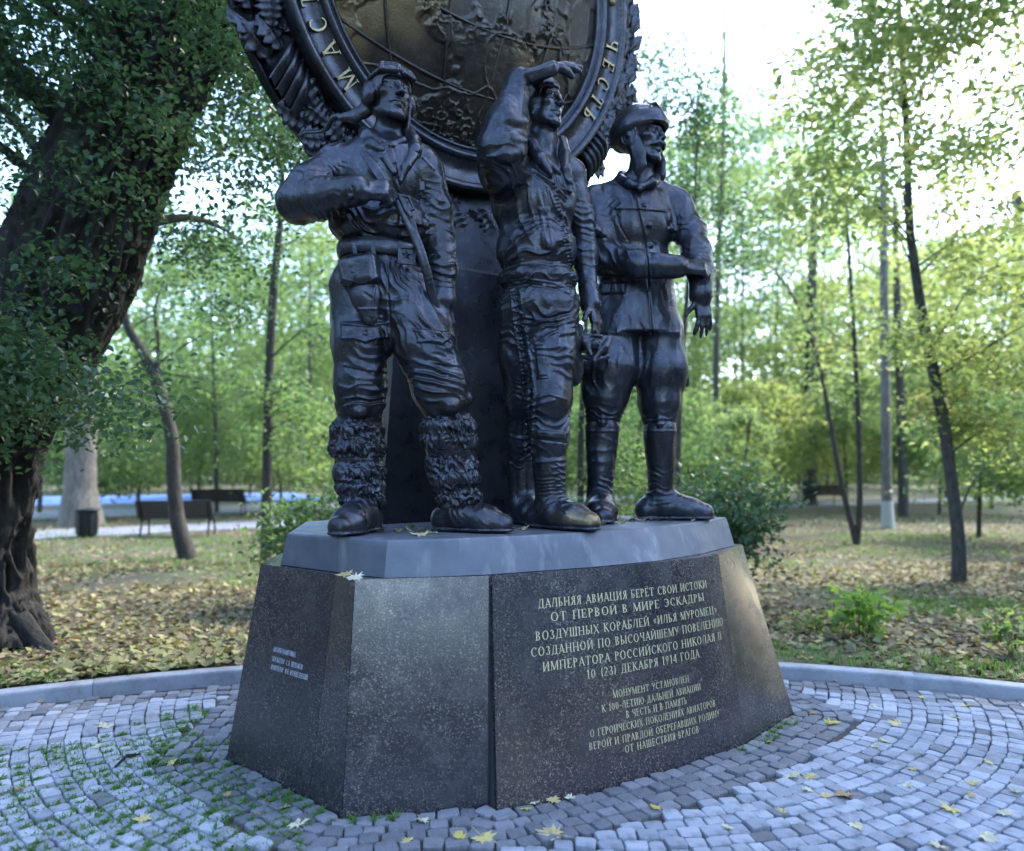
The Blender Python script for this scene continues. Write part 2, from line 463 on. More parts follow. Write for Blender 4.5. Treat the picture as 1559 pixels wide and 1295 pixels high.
def raise_area(V, N, areas):
    """flat raised pieces such as pockets and flaps: (outline, height, edge softness)"""
    P = to_px(V); fc = facing(V, N); D = np.zeros(len(V))
    for poly, amp, soft in areas:
        q = np.asarray(poly, float)
        m = (P[:, 0] > q[:, 0].min() - 4) & (P[:, 0] < q[:, 0].max() + 4) & (P[:, 1] > q[:, 1].min() - 4) & (P[:, 1] < q[:, 1].max() + 4) & (fc > 0)
        if not m.any(): continue
        p = P[m]; ins = np.zeros(len(p), bool)
        for (x0, y0), (x1, y1) in zip(q, np.roll(q, -1, 0)):
            c = ((y0 > p[:, 1]) != (y1 > p[:, 1])) & (p[:, 0] < (x1 - x0) * (p[:, 1] - y0) / ((y1 - y0) if y1 != y0 else 1e-9) + x0); ins ^= c
        d = seg_dist(p, list(q) + [q[0]]); sd = np.where(ins, d, -d)
        D[m] += amp * np.clip(sd / soft * .5 + .5, 0, 1) * np.minimum(1, fc[m] * 1.5)
    return V + N * D[:, None]

def sculpt_obj(name, V, Q, mat_, parent, rub=None):
    o = obj(name, V, Q, mat_, parent)
    if rub is not None:
        at = o.data.attributes.new('rub', 'FLOAT', 'POINT'); at.data.foreach_set('value', np.asarray(rub, np.float32))
    return o

def frame(yaw, pitch=0., roll=0.):
    """columns: the face's side, forward and up axes; yaw 0 looks at the camera, positive turns to picture right"""
    f = np.array([math.sin(yaw) * math.cos(pitch), -math.cos(yaw) * math.cos(pitch), math.sin(pitch)])
    x = nrm(np.cross([0, 0, 1], f)); u = np.cross(f, x)
    x2 = x * math.cos(roll) + u * math.sin(roll); u2 = np.cross(f, x2)
    return np.stack([x2, f, -u2 if u2[2] < 0 else u2], 1)

def add_head(s, c, M, H, mous=False):
    c = np.asarray(c, float)
    L = lambda x, y, z: c + M @ (np.array([x, y, z]) * H)
    s.ell(L(0, -.05, .13), np.array([.31, .40, .36]) * H, M, k=.03)
    s.ell(L(0, .10, -.16), np.array([.245, .265, .32]) * H, M, k=.04)
    s.ell(L(0, .275, -.42), np.array([.085, .075, .07]) * H, M, k=.028)
    for x in (-1, 1):
        s.cone(L(.21 * x, -.02, -.24), L(.10 * x, .26, -.42), .07 * H, .05 * H, k=.03)
        s.ell(L(.185 * x, .235, -.07), np.array([.075, .075, .06]) * H, M, k=.03)
        s.ell(L(.13 * x, .36, .005), np.array([.085, .075, .055]) * H, M, k=.014, op='cut')
        s.cone(L(.035 * x, .355, .075), L(.20 * x, .285, .085), .036 * H, .030 * H, k=.014)
        s.ell(L(.125 * x, .285, .0), np.array([.060, .060, .055]) * H, M, k=.004)
        s.tube([L(.06 * x, .33, .012), L(.125 * x, .345, .036), L(.195 * x, .295, .008)], .014 * H, k=.004)
        s.tube([L(.065 * x, .325, -.012), L(.125 * x, .333, -.032), L(.19 * x, .29, -.012)], .011 * H, k=.004)
        s.ell(L(.05 * x, .395, -.140), np.array([.032, .045, .028]) * H, M, k=.010)
        s.ell(L(.035 * x, .425, -.178), np.array([.014, .02, .012]) * H, M, k=.004, op='cut')
    s.cone(L(0, .345, .07), L(0, .455, -.120), .036 * H, .040 * H, k=.018)
    s.tube([L(-.105, .285, -.262), L(-.05, .345, -.243), L(0, .355, -.252), L(.05, .345, -.243), L(.105, .285, -.262)], np.array([.012, .026, .026, .026, .012]) * H, k=.010)
    s.tube([L(-.085, .295, -.29), L(0, .350, -.302), L(.085, .295, -.29)], np.array([.018, .036, .018]) * H, k=.010)
    mw = .8 if mous else 1
    s.tube([L(-.12 * mw, .295, -.271), L(-.05, .372, -.270), L(0, .380, -.274), L(.05, .372, -.270), L(.12 * mw, .295, -.271)], .011 * H, k=.006, op='cut')
    if mous:
        for x in (-1, 1):
            s.tube([L(0, .395, -.195), L(.07 * x, .40, -.208), L(.15 * x, .35, -.235), L(.215 * x, .285, -.262)], np.array([.030, .044, .034, .010]) * H, k=.006)
    return L

def add_hand(s, w, f, n, L, curl=.3, spread=.12, thumb=1, tcurl=.4, tout=.8, k=.008, fat=1.0, curls=None):
    """w wrist, f finger direction, n back-of-hand normal, L wrist to middle fingertip, thumb +1 / -1: which side"""
    w = np.asarray(w, float); f = nrm(f); n = nrm(np.asarray(n, float) - f * np.dot(n, f)); sd = np.cross(f, n) * thumb
    M = np.stack([sd, f, n], 1)
    s.box(w + f * .27 * L, np.array([.205, .27, .085]) * L * np.array([fat, 1, fat]), M, rd=.07 * L, k=k * 2)
    s.cone(w - f * .10 * L, w + f * .14 * L, .125 * L * fat, .14 * L * fat, k=.02, flat=(n, .72))
    for i, (off, ln, st) in enumerate(((.150, .44, .50), (.052, .48, .53), (-.048, .45, .51), (-.140, .36, .47))):
        a = (curls[i] if curls else curl); p = w + f * st * L + sd * off * L + n * .015 * L
        ang = 0; dirn = nrm(f + sd * (off / .15) * spread)
        for j, (fr, r0, r1) in enumerate(((.46, .058, .052), (.31, .052, .046), (.25, .046, .036))):
            ang += a * (1.0, 1.25, .8)[j]
            dv = nrm(dirn * math.cos(ang) - n * math.sin(ang)); q = p + dv * ln * fr * L
            s.cone(p, q, r0 * L * fat, r1 * L * fat, k=k if j else k * 1.6); p = q
    p = w + f * .12 * L + sd * .15 * L - n * .02 * L
    dv = nrm(f * (1 - .35 * tout) + sd * tout - n * tcurl * .6); q = p + dv * .26 * L
    s.cone(p, q, .085 * L * fat, .060 * L * fat, k=k * 2)
    dv = nrm(dv + f * .5 - n * tcurl); q2 = q + dv * .20 * L
    s.cone(q, q2, .060 * L * fat, .042 * L * fat, k=k)
# ------------------------------------------------------------------ lettering: strokes with thick stems, thin bars and serifs
TH, TN = .125, .055
def _arc(cx, cy, rx, ry, a0, a1): return ('A', cx, cy, rx, ry, a0, a1)
_bowl = [_arc(.22, .27, .34, .26, -90, 90), ('H', .14, .24, .53), ('H', .14, .24, .025)]
GL = {
 'А': (.76, [('d', .08, 0, .38, 1), ('D', .36, 1, .68, 0), ('H', .2, .56, .33)]),
 'Б': (.66, [('V', .14), ('H', .14, .58, .97), ('v', .56, .80, .97)] + _bowl),
 'В': (.68, [('V', .14), _arc(.26, .76, .26, .22, -90, 90), ('H', .14, .28, .975), ('H', .14, .28, .53)] + _bowl),
 'Г': (.62, [('V', .14), ('H', .14, .58, .97), ('v', .56, .78, .97)]),
 'Д': (.82, [('d', .16, .05, .32, 1), ('V', .62), ('H', .28, .62, .97), ('H', .03, .79, .03), ('v', .05, -.16, .05), ('v', .77, -.16, .05)]),
 'Е': (.64, [('V', .14), ('H', .14, .56, .97), ('H', .14, .48, .52), ('H', .14, .58, .03), ('v', .54, .82, .97), ('v', .56, .03, .18)]),
 'Ж': (.98, [('V', .48), ('d', .08, 1, .46, .5), ('D', .44, .55, .06, 0), ('d', .88, 1, .5, .5), ('D', .5, .55, .92, 0)]),
 'З': (.60, [_arc(.27, .76, .22, .22, -90, 150), _arc(.27, .27, .27, .26, -150, 90)]),
 'И': (.84, [('V', .14), ('V', .68), ('d', .16, .05, .66, .95)]),
 'К': (.74, [('V', .14), ('d', .2, .46, .60, 1), ('D', .28, .55, .68, 0)]),
 'Л': (.78, [('d', .10, .03, .30, 1), ('V', .62), ('H', .28, .62, .97)]),
 'М': (.98, [('v', .12, 0, 1), ('D', .14, 1, .46, .03), ('d', .46, .03, .82, 1), ('V', .84)]),
 'Н': (.84, [('V', .14), ('V', .68), ('H', .14, .68, .5)]),
 'О': (.86, [_arc(.42, .5, .37, .50, 0, 360)]),
 'П': (.84, [('V', .14), ('V', .68), ('H', .14, .68, .97)]),
 'Р': (.62, [('V', .14), _arc(.26, .74, .29, .24, -90, 90), ('H', .14, .28, .975), ('H', .14, .28, .5)]),
 'С': (.76, [_arc(.43, .5, .38, .50, 48, 312), ('v', .66, .72, .92)]),
 'Т': (.74, [('V', .36), ('H', .04, .68, .97), ('v', .06, .78, .97), ('v', .66, .78, .97)]),
 'У': (.74, [('D', .08, 1, .38, .42), ('d', .66, 1, .28, .02)]),
 'Х': (.76, [('D', .10, 1, .66, 0), ('d', .64, 1, .10, 0)]),
 'Ц': (.88, [('V', .14), ('V', .66), ('H', .14, .80, .03), ('v', .80, -.16, .05)]),
 'Ч': (.76, [('V', .60), ('V2', .15, .62, 1), _arc(.39, .64, .24, .20, 180, 275), ('H', .36, .6, .44)]),
 'Ш': (1.04, [('V', .14), ('V', .50), ('V', .86), ('H', .14, .86, .03)]),
 'Щ': (1.10, [('V', .14), ('V', .50), ('V', .86), ('H', .14, 1.0, .03), ('v', 1.0, -.16, .05)]),
 'Ы': (.94, [('V', .14), ('V', .78)] + _bowl),
 'Ь': (.62, [('V', .14)] + _bowl),
 'Э': (.74, [_arc(.30, .5, .36, .50, -132, 132), ('H', .26, .62, .5)]),
 'Ю': (1.14, [('V', .14), ('H', .14, .40, .5), _arc(.73, .5, .34, .50, 0, 360)]),
 'Я': (.68, [('V', .52), _arc(.40, .74, .28, .24, 90, 270), ('H', .36, .5, .975), ('H', .36, .5, .5), ('D', .36, .5, .10, 0)]),
 'I': (.30, [('V', .14)]), '0': (.66, [_arc(.31, .5, .26, .48, 0, 360)]), '1': (.46, [('V', .24), ('d', .06, .78, .22, 1)]),
 '2': (.60, [_arc(.28, .74, .23, .24, -25, 165), ('d', .50, .66, .07, .03), ('H', .06, .54, .03)]),
 '4': (.62, [('V', .42), ('d', .42, 1, .05, .3), ('H', .05, .58, .28)]),
 '9': (.62, [_arc(.28, .70, .23, .28, 0, 360), ('d', .51, .70, .22, 0)]),
 '(': (.36, [_arc(.44, .48, .32, .66, 122, 238)]), ')': (.36, [_arc(-.08, .48, .32, .66, -58, 58)]),
 '«': (.54, [('d', .26, .72, .08, .45), ('d', .08, .45, .26, .18), ('d', .46, .72, .28, .45), ('d', .28, .45, .46, .18)]),
 '»': (.54, [('d', .08, .72, .26, .45), ('d', .26, .45, .08, .18), ('d', .28, .72, .46, .45), ('d', .46, .45, .28, .18)]),
 '-': (.44, [('B', .06, .36, .40)]), '.': (.30, [('B', .10, .20, .05)]), ' ': (.42, []),
}
GL['Й'] = (GL['И'][0], GL['И'][1] + [_arc(.41, 1.20, .15, .11, 185, 355)])
GL['Ё'] = (GL['Е'][0], GL['Е'][1] + [('B', .18, .28, 1.17), ('B', .42, .52, 1.17)])
GL['3'] = GL['З']
def glyph(ch):
    """list of quads (four 2-D points each) for one capital"""
    out = []
    def bar(x0, y0, x1, y1, w):
        dx, dy = x1 - x0, y1 - y0; l = math.hypot(dx, dy); nx, ny = -dy / l * w / 2, dx / l * w / 2
        out.append([(x0 + nx, y0 + ny), (x0 - nx, y0 - ny), (x1 - nx, y1 - ny), (x1 + nx, y1 + ny)])
    def serif(x, y, w=.12): bar(x - w, y + (TN / 2 if y < .5 else -TN / 2), x + w, y + (TN / 2 if y < .5 else -TN / 2), TN)
    for s in GL[ch][1]:
        if s[0] == 'V': bar(s[1], 0, s[1], 1, TH); serif(s[1], 0); serif(s[1], 1)
        elif s[0] == 'V2': bar(s[1], s[2], s[1], s[3], TH); serif(s[1], 1)
        elif s[0] == 'v':
            bar(s[1], s[2], s[1], s[3], TN)
            if (s[2], s[3]) == (0, 1): serif(s[1], 0, .09); serif(s[1], 1, .09)
        elif s[0] == 'H': bar(s[1], s[3], s[2], s[3], TN)
        elif s[0] == 'B': bar(s[1], s[3], s[2], s[3], .10)
        elif s[0] in 'Dd':
            w = TH if s[0] == 'D' else TN + .015
            bar(s[1], s[2], s[3], s[4], w)
            for x, y in ((s[1], s[2]), (s[3], s[4])):
                if y in (0, 1): serif(x, y, .10)
        elif s[0] == 'A':
            _, cx, cy, rx, ry, a0, a1 = s; n = max(4, int(abs(a1 - a0) / 24)); pr = None
            for i in range(n + 1):
                a = R_(a0 + (a1 - a0) * i / n); ca, sa = math.cos(a), math.sin(a)
                w = TN + (TH - TN) * abs(ca) ** 1.3
                o = (cx + rx * ca, cy + ry * sa); q = (cx + (rx - w) * ca, cy + (ry - w) * sa)
                if pr: out.append([pr[0], pr[1], q, o])
                pr = (o, q)
    return out
def text_quads(txt, gap=.10):
    x = 0; out = []
    for ch in txt:
        for q in glyph(ch): out.append([(x + a, b) for a, b in q])
        x += GL[ch][0] + gap
    return out, x - gap

# ------------------------------------------------------------------ granite plinth
ZP, ZS = 1.087, 1.272           # top of the granite, top of the bronze slab
def quad_curve(P, n):
    """smooth curve through the points, evenly spaced by arc length"""
    S = np.array(smooth_path([np.array(p) for p in P], 12)); L = np.r_[0, np.cumsum(np.linalg.norm(np.diff(S, axis=0), axis=1))]
    t = np.linspace(0, L[-1], n); return np.stack([np.interp(t, L, S[:, i]) for i in range(2)], 1)
NB = 25
fb = quad_curve([(-.070, 3.585), (.261, 3.728), (.771, 4.02), (1.204, 4.32), (1.37, 4.45)], NB)
ft = quad_curve([(-.100, 3.800), (.429, 4.085), (.832, 4.33), (1.15, 4.57), (1.277, 4.690)], NB)
# outline corners, bottom and top, going round the plinth seen from above
PB = [(-1.597, 4.226), (-1.003, 3.728), (-.794, 3.520), (-.115, 3.632)]
PT = [(-1.417, 4.260), (-.895, 3.835), (-.766, 3.676), (-.114, 3.806)]
EB = [(1.866, 5.007), (1.60, 5.62), (.50, 5.93), (-.90, 5.80), (-1.66, 5.20)]
ET = [(1.615, 5.300), (1.42, 5.48), (.45, 5.72), (-.80, 5.60), (-1.48, 5.08)]
plinth = empty('plinth', (0, 4.6, 0), 'dark polished granite plinth with gilded inscription under the bronze slab', 'plinth')
def pl(o): o.parent = plinth; o.matrix_parent_inverse = Matrix.Translation((0, -4.6, 0)); return o
def panel(b, t, bev=.006):
    """one granite slab of the cladding: a grid of quads with its edges returned into the joints"""
    b = np.array(b, float); t = np.array(t, float)
    if len(b) == 2: q = np.linspace(0, 1, 9)[:, None]; b = b[0] + (b[1] - b[0]) * q; t = t[0] + (t[1] - t[0]) * q
    n = len(b); V = []; F = []; c = np.array([.1, 4.9]); zs = [-.02] + list(np.linspace(.0, ZP - .006, 8)) + [ZP]; m = len(zs)
    for i in range(n):
        for z in zs:
            f = z / ZP; xy = b[i] * (1 - f) + t[i] * f; V.append((*xy, z))
    for i in range(n - 1):
        for j in range(m - 1): F.append((i * m + j, (i + 1) * m + j, (i + 1) * m + j + 1, i * m + j + 1))
    o_ = len(F)
    for i in (0, n - 1):
        d = (b[1] - b[0]) if i == 0 else (b[-1] - b[-2]); d = d / np.linalg.norm(d); nn = np.array([d[1], -d[0]])
        if np.dot(nn, b[i] - c) < 0: nn = -nn
        k0 = len(V)
        for j in range(m): V.append(V[i * m + j])
        for j in range(m): p = np.array(V[i * m + j]); V.append((p[0] - nn[0] * .05, p[1] - nn[1] * .05, p[2]))
        for j in range(m - 1):
            q = (k0 + j, k0 + j + 1, k0 + m + j + 1, k0 + m + j); F.append(q if i == 0 else q[::-1])
    return obj('panel', V, F, M_GRANITE, None, True)
def inset(a, b, g):
    a = np.array(a, float); b = np.array(b, float); d = (b - a) / np.linalg.norm(b - a); return a + d * g, b - d * g
def flat_panel(b0, b1, t0, t1, g=.002):
    B0, B1 = inset(b0, b1, g); T0, T1 = inset(t0, t1, g)
    return pl(panel([B0, B1], [T0, T1]))
side_panel = flat_panel(PB[0], PB[1], PT[0], PT[1])
flat_panel(PB[1], PB[2], PT[1], PT[2])
flat_panel(PB[2], PB[3], PT[2], PT[3], .003)
pl(panel(np.array([[-.112, 3.628], [-.072, 3.592]]) + [0, .03], np.array([[-.110, 3.806], [-.096, 3.797]]) + [0, .012]))
front_panel = pl(panel(fb, ft))
flat_panel(fb[-1], EB[0], ft[-1] + np.array([.006, .012]), ET[0])
for i in range(len(EB) - 1): flat_panel(EB[i], EB[i + 1], ET[i], ET[i + 1])
flat_panel(EB[-1], PB[0], ET[-1], PT[0])
# top bed of the plinth (granite ledge round the slab) and dark core behind the joints
top_out = PT[:3] + [PT[3]] + [tuple(p) for p in ft] + ET
pl(obj('ledge', [(x, y, ZP - .002) for x, y in top_out] + [(x, y, ZP - .05) for x, y in top_out],
       [tuple(range(len(top_out)))] + [(i, i + len(top_out), (i + 1) % len(top_out) + len(top_out), (i + 1) % len(top_out)) for i in range(len(top_out))], M_GRANITE, None, False))
bot_out = np.array(PB + [tuple(p) for p in fb] + EB); cc = np.array([.1, 4.8])
tin = np.array(top_out); k = len(bot_out)
core = [(*(cc + (p - cc) * .988), -.02) for p in bot_out] + [(*(cc + (p - cc) * .985), ZP - .01) for p in tin]
pl(obj('core', core, [(i, (i + 1) % k, (i + 1) % k + k, i + k) for i in range(k)], M_JOINT, None, False))
def foot_poly(): return [tuple(p) for p in bot_out]

def on_front(u, v):
    """u along the curved panel 0..1, v up the slope 0..1"""
    x = u * (NB - 1); i = min(int(x), NB - 2); f = x - i
    b = fb[i] * (1 - f) + fb[i + 1] * f; t = ft[i] * (1 - f) + ft[i + 1] * f
    return np.array([*(b * (1 - v) + t * v), v * ZP])
def on_side(u, v):
    b = np.array(PB[0]) * (1 - u) + np.array(PB[1]) * u; t = np.array(PT[0]) * (1 - u) + np.array(PT[1]) * u
    return np.array([*(b * (1 - v) + t * v), v * ZP])
def locate(S, px, py):
    g = [(u, v) for u in np.linspace(0, 1, 41) for v in np.linspace(0, 1, 41)]
    def e(u, v):
        p = to_px(S(u, v)[None])[0]; return (p[0] - px) ** 2 + (p[1] - py) ** 2
    best = min(g, key=lambda q: e(*q)); st = .02
    for _ in range(40):
        c = [(best[0] + a * st, best[1] + b * st) for a in (-1, 0, 1) for b in (-1, 0, 1)]
        c = [(min(max(u, 0), 1), min(max(v, 0), 1)) for u, v in c]; n = min(c, key=lambda q: e(*q))
        if n == best: st *= .6
        best = n
    return best
def inscribe(S, lines, mat_, panel_o, off=.0025):
    for txt, a, b, hr in lines:
        g = Geo()
        ua, va = locate(S, *a); ub, vb = locate(S, *b); v = (va + vb) / 2
        qs, w = text_quads(txt)
        for q in qs:
            P = []
            for x, y in q:
                u = ua + (ub - ua) * x / w; vv = v + y * hr / ZP
                p = S(u, vv); du = S(min(u + .01, 1), vv) - S(max(u - .01, 0), vv); dv = S(u, vv + .02) - S(u, vv - .02)
                P.append(p + nrm(np.cross(du, dv)) * off)
            g.add(P, [(0, 1, 2, 3)])
        g.obj('inscription', mat_, panel_o)['kind'] = 'stuff'
inscribe(on_front, [
 ('ДАЛЬНЯЯ АВИАЦИЯ БЕРЁТ СВОИ ИСТОКИ', (819, 927), (1076, 893.6), .045),
 ('ОТ ПЕРВОЙ В МИРЕ ЭСКАДРЫ', (838, 945.7), (1072, 914.4), .045),
 ('ВОЗДУШНЫХ КОРАБЛЕЙ «ИЛЬЯ МУРОМЕЦ»', (815, 973.5), (1091.5, 935), .045),
 ('СОЗДАННОЙ ПО ВЫСОЧАЙШЕМУ ПОВЕЛЕНИЮ', (808, 999), (1101, 952.6), .045),
 ('ИМПЕРАТОРА РОССИЙСКОГО НИКОЛАЯ II', (826, 1020), (1098.5, 975), .045),
 ('10 (23) ДЕКАБРЯ 1914 ГОДА', (893, 1031.8), (1065, 1001.7), .045),
 ('МОНУМЕНТ УСТАНОВЛЕН', (933, 1061), (1049, 1038.8), .036),
 ('К 100-ЛЕТИЮ ДАЛЬНЕЙ АВИАЦИИ', (916, 1082), (1067, 1052), .036),
 ('В ЧЕСТЬ И В ПАМЯТЬ', (953, 1092), (1045.6, 1072), .036),
 ('О ГЕРОИЧЕСКИХ ПОКОЛЕНИЯХ АВИАТОРОВ', (898, 1120), (1089.6, 1077), .036),
 ('ВЕРОЙ И ПРАВДОЙ ОБЕРЕГАВШИХ РОДИНУ', (896.5, 1139), (1096, 1092.7), .036),
 ('ОТ НАШЕСТВИЯ ВРАГОВ', (951, 1143.5), (1064.4, 1117), .036)], M_GILD, front_panel)
inscribe(on_side, [
 ('АВТОРЫ ПАМЯТНИКА', (416.5, 991), (449.9, 1000.5), .026),
 ('СКУЛЬПТОР  С.А. ЩЕРБАКОВ', (414.5, 1005.8), (461, 1019.5), .026),
 ('АРХИТЕКТОР  И.Н. ВОСКРЕСЕНСКИЙ', (412.5, 1018), (468.5, 1035.5), .026)], M_WHITE, side_panel)

# ------------------------------------------------------------------ bronze slab
SB = [(-1.29, 4.20), (-.63, 3.722), (-.40, 3.76), (-.115, 3.842), (.43, 4.115), (.844, 4.385), (1.18, 4.72), (1.537, 5.22), (1.30, 5.42), (.42, 5.64), (-.75, 5.52), (-1.40, 5.02)]
ST = [(-1.22, 4.10), (-.618, 3.755), (-.38, 3.80), (-.110, 3.905), (.40, 4.165), (.868, 4.53), (1.16, 4.83), (1.52, 5.36), (1.28, 5.44), (.40, 5.60), (-.72, 5.48), (-1.36, 4.98)]
SB[0] = (-1.29, 4.21); ST[0] = (-1.225, 4.115)
n = len(SB); sl_v = []; sl_f = []; mid = np.array([0, 4.7])
for i in range(n):
    b0, b1, t0, t1 = (np.array(q[j]) for q in (SB, ST) for j in (i, (i + 1) % n)); g0 = len(sl_v); m = 7
    for u in np.linspace(0, 1, m):
        b_, t_ = b0 + (b1 - b0) * u, t0 + (t1 - t0) * u
        for z, f in ((ZP + .001, 0), (ZP + .05, .27), (ZP + .10, .54), (ZP + .15, .82), (ZS - .010, .985)): sl_v.append((*(b_ + (t_ - b_) * f), z))
        sl_v.append((*(mid + (t_ - mid) * .997), ZS - .002)); sl_v.append((*(mid + (t_ - mid) * .990), ZS))
    for k_ in range(m - 1):
        for j in range(6): sl_f.append((g0 + k_ * 7 + j, g0 + k_ * 7 + 7 + j, g0 + k_ * 7 + 8 + j, g0 + k_ * 7 + 1 + j))
k_ = len(sl_v); sl_v += [(*(mid + (np.array(p) - mid) * .990), ZS) for p in ST]; sl_f.append(tuple(range(k_, k_ + n)))
slab = tag(obj('slab', sl_v, sl_f, M_SLAB, None, True), 'grey bronze slab with bevelled faceted edge lying on the granite plinth', 'slab')

# ------------------------------------------------------------------ disc with globe and wreath, on its pylon
PSI, TLT = .61, -.149
DC = np.array([-.238, 5.0, 4.861])
ax_t = np.array([math.cos(PSI), math.sin(PSI), 0]); nh = np.array([math.sin(PSI), -math.cos(PSI), 0])
ax_u = np.array([0, 0, 1]) * math.cos(TLT) - nh * math.sin(TLT) * 1.0
ax_n = nh * math.cos(TLT) + np.array([0, 0, 1]) * math.sin(TLT)
DM = np.stack([ax_t, ax_u, ax_n], 1)
RO, RI, RG = 1.605, 1.318, 1.096
emblem = empty('emblem', DC, 'huge bronze disc with relief globe, lettered ring and oak wreath on a dark pylon', 'monument')
emblem.matrix_world = Matrix([list(DM[0]) + [DC[0]], list(DM[1]) + [DC[1]], list(DM[2]) + [DC[2]], [0, 0, 0, 1]])
def revolve(prof, n=160):
    V = []; F = []; m = len(prof)
    for k in range(n):
        a = 2 * math.pi * k / n
        for r, z in prof: V.append((r * math.cos(a), r * math.sin(a), z))
    for k in range(n):
        k2 = (k + 1) % n
        for j in range(m - 1): F.append((k * m + j, k * m + j + 1, k2 * m + j + 1, k2 * m + j))
    return V, F
def prof_smooth(pts): return pts
# the lettered ring with its mouldings
ringp = [(1.345, -.20), (1.345, -.01), (1.335, .012), (1.318, .018), (1.296, .010), (1.288, -.006), (1.284, -.012), (1.15, -.012), (1.146, .0), (1.135, .020), (1.115, .026), (1.098, .014), (1.092, -.006), (1.082, -.012), (1.078, .0), (1.066, .006), (1.054, -.004), (1.05, -.03)]
V, F = revolve([(r, z) for r, z in ringp]); obj('ring', V, F, M_BRONZE, emblem)
# dished bed of the wreath and outer rim
bedp = [(1.30, -.15), (1.40, -.17), (1.50, -.185), (1.575, -.19), (1.580, -.172), (1.598, -.172), (1.605, -.182), (1.605, -.26), (1.55, -.30), (1.0, -.34), (.0, -.34)]
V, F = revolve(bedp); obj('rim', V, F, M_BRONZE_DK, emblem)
# globe: a bulging cap with continents, coast lines and a raised graticule
def globe():
    n = 380; g = np.linspace(-1.06, 1.06, n); X, Y = np.meshgrid(g, g, indexing='ij'); r = np.hypot(X, Y)
    keep = r < 1.065
    RS = 1.95; zc = np.sqrt(RS ** 2 - np.minimum(r, 1.06) ** 2) - np.sqrt(RS ** 2 - 1.06 ** 2)
    Z = zc * .95 - .035
    P = np.stack([X, Y, Z * 0], -1).reshape(-1, 3)
    land = vnoise(P * 1.55 + [0.2, 3.3, 0], 2) + .45 * vnoise(P * 4.1, 5) + .22 * vnoise(P * 9, 6) + .12 * vnoise(P * 21, 8)
    rough = vnoise(P * 25, 9); fine = vnoise(P * 48, 10)
    lm = np.clip((land + .16) / .05, 0, 1)
    mount = np.clip(vnoise(P * 2.3 + [5, 1, 0], 12) * 2.4 - .55 - .45 * P[:, 1], 0, 1)
    ridge = np.clip(1 - np.abs(rough) * 2.2, 0, 1) ** 2
    d = lm * .010 + lm * mount * (.040 * ridge + .020 * np.abs(fine)) + .0025 * lm * np.abs(rough) + .004 * vnoise(P * 7, 20)
    coast = np.exp(-((land + .16) / .022) ** 2) * .006
    bord = np.exp(-((vnoise(P * 2.8, 31) + .35 * vnoise(P * 9, 32)) / .026) ** 2) * .009
    bord2 = np.exp(-((vnoise(P * 2.2 + 4, 33) + .35 * vnoise(P * 8, 34)) / .022) ** 2) * .008
    d = d + coast + bord * lm + bord2
    Z = Z.reshape(-1) + d
    idx = np.full(n * n, -1); kp = keep.reshape(-1); idx[kp] = np.arange(kp.sum())
    V = np.stack([X.reshape(-1), Y.reshape(-1), Z], 1)[kp]
    I = np.arange(n * n).reshape(n, n); q = np.stack([I[:-1, :-1], I[1:, :-1], I[1:, 1:], I[:-1, 1:]], -1).reshape(-1, 4)
    q = idx[q]; q = q[(q >= 0).all(1)]
    o = obj('globe', V, q, M_DISC, emblem)
    # rubbed, golden places: mainly on the left half and on high relief
    g1 = np.clip((vnoise(P * 2.4, 41) + .4 * vnoise(P * 7, 42) - .22 - .70 * P[:, 0] - .15 * np.abs(P[:, 1])) * 1.0, 0, 1) + np.clip(ridge * lm * mount - .3, 0, 1) * .5 * np.clip(.6 - P[:, 0], 0, 1)
    at = o.data.attributes.new('rub', 'FLOAT', 'POINT'); at.data.foreach_set('value', np.clip(g1, 0, .65)[kp].astype(np.float32))
    return lambda x, y: (np.sqrt(RS ** 2 - min(math.hypot(x, y), 1.06) ** 2) - np.sqrt(RS ** 2 - 1.06 ** 2)) * .95 - .035
gz = globe()
def on_globe(line, rad=.011):
    pts = [(x, y, gz(x, y) + .006) for x, y in line if math.hypot(x, y) < 1.055]
    if len(pts) > 2:
        g = Geo(); g.tube(pts, rad, 6); g.obj('graticule', M_DISC, emblem, True)
for lx in (-1.05, -.66, -.27, .12, .50, .86):                   # meridians
    on_globe([(lx * math.sqrt(max(1.25 - y * y * .9, .02)) * .96 + .02 * math.sin(y * 2), y) for y in np.linspace(-1.05, 1.05, 44)])
for ly in (-.92, -.66, -.30, .10, .50):                          # parallels, sagging at the middle
    on_globe([(x, ly - .10 + .28 * x * x) for x in np.linspace(-1.05, 1.05, 44)], .012)
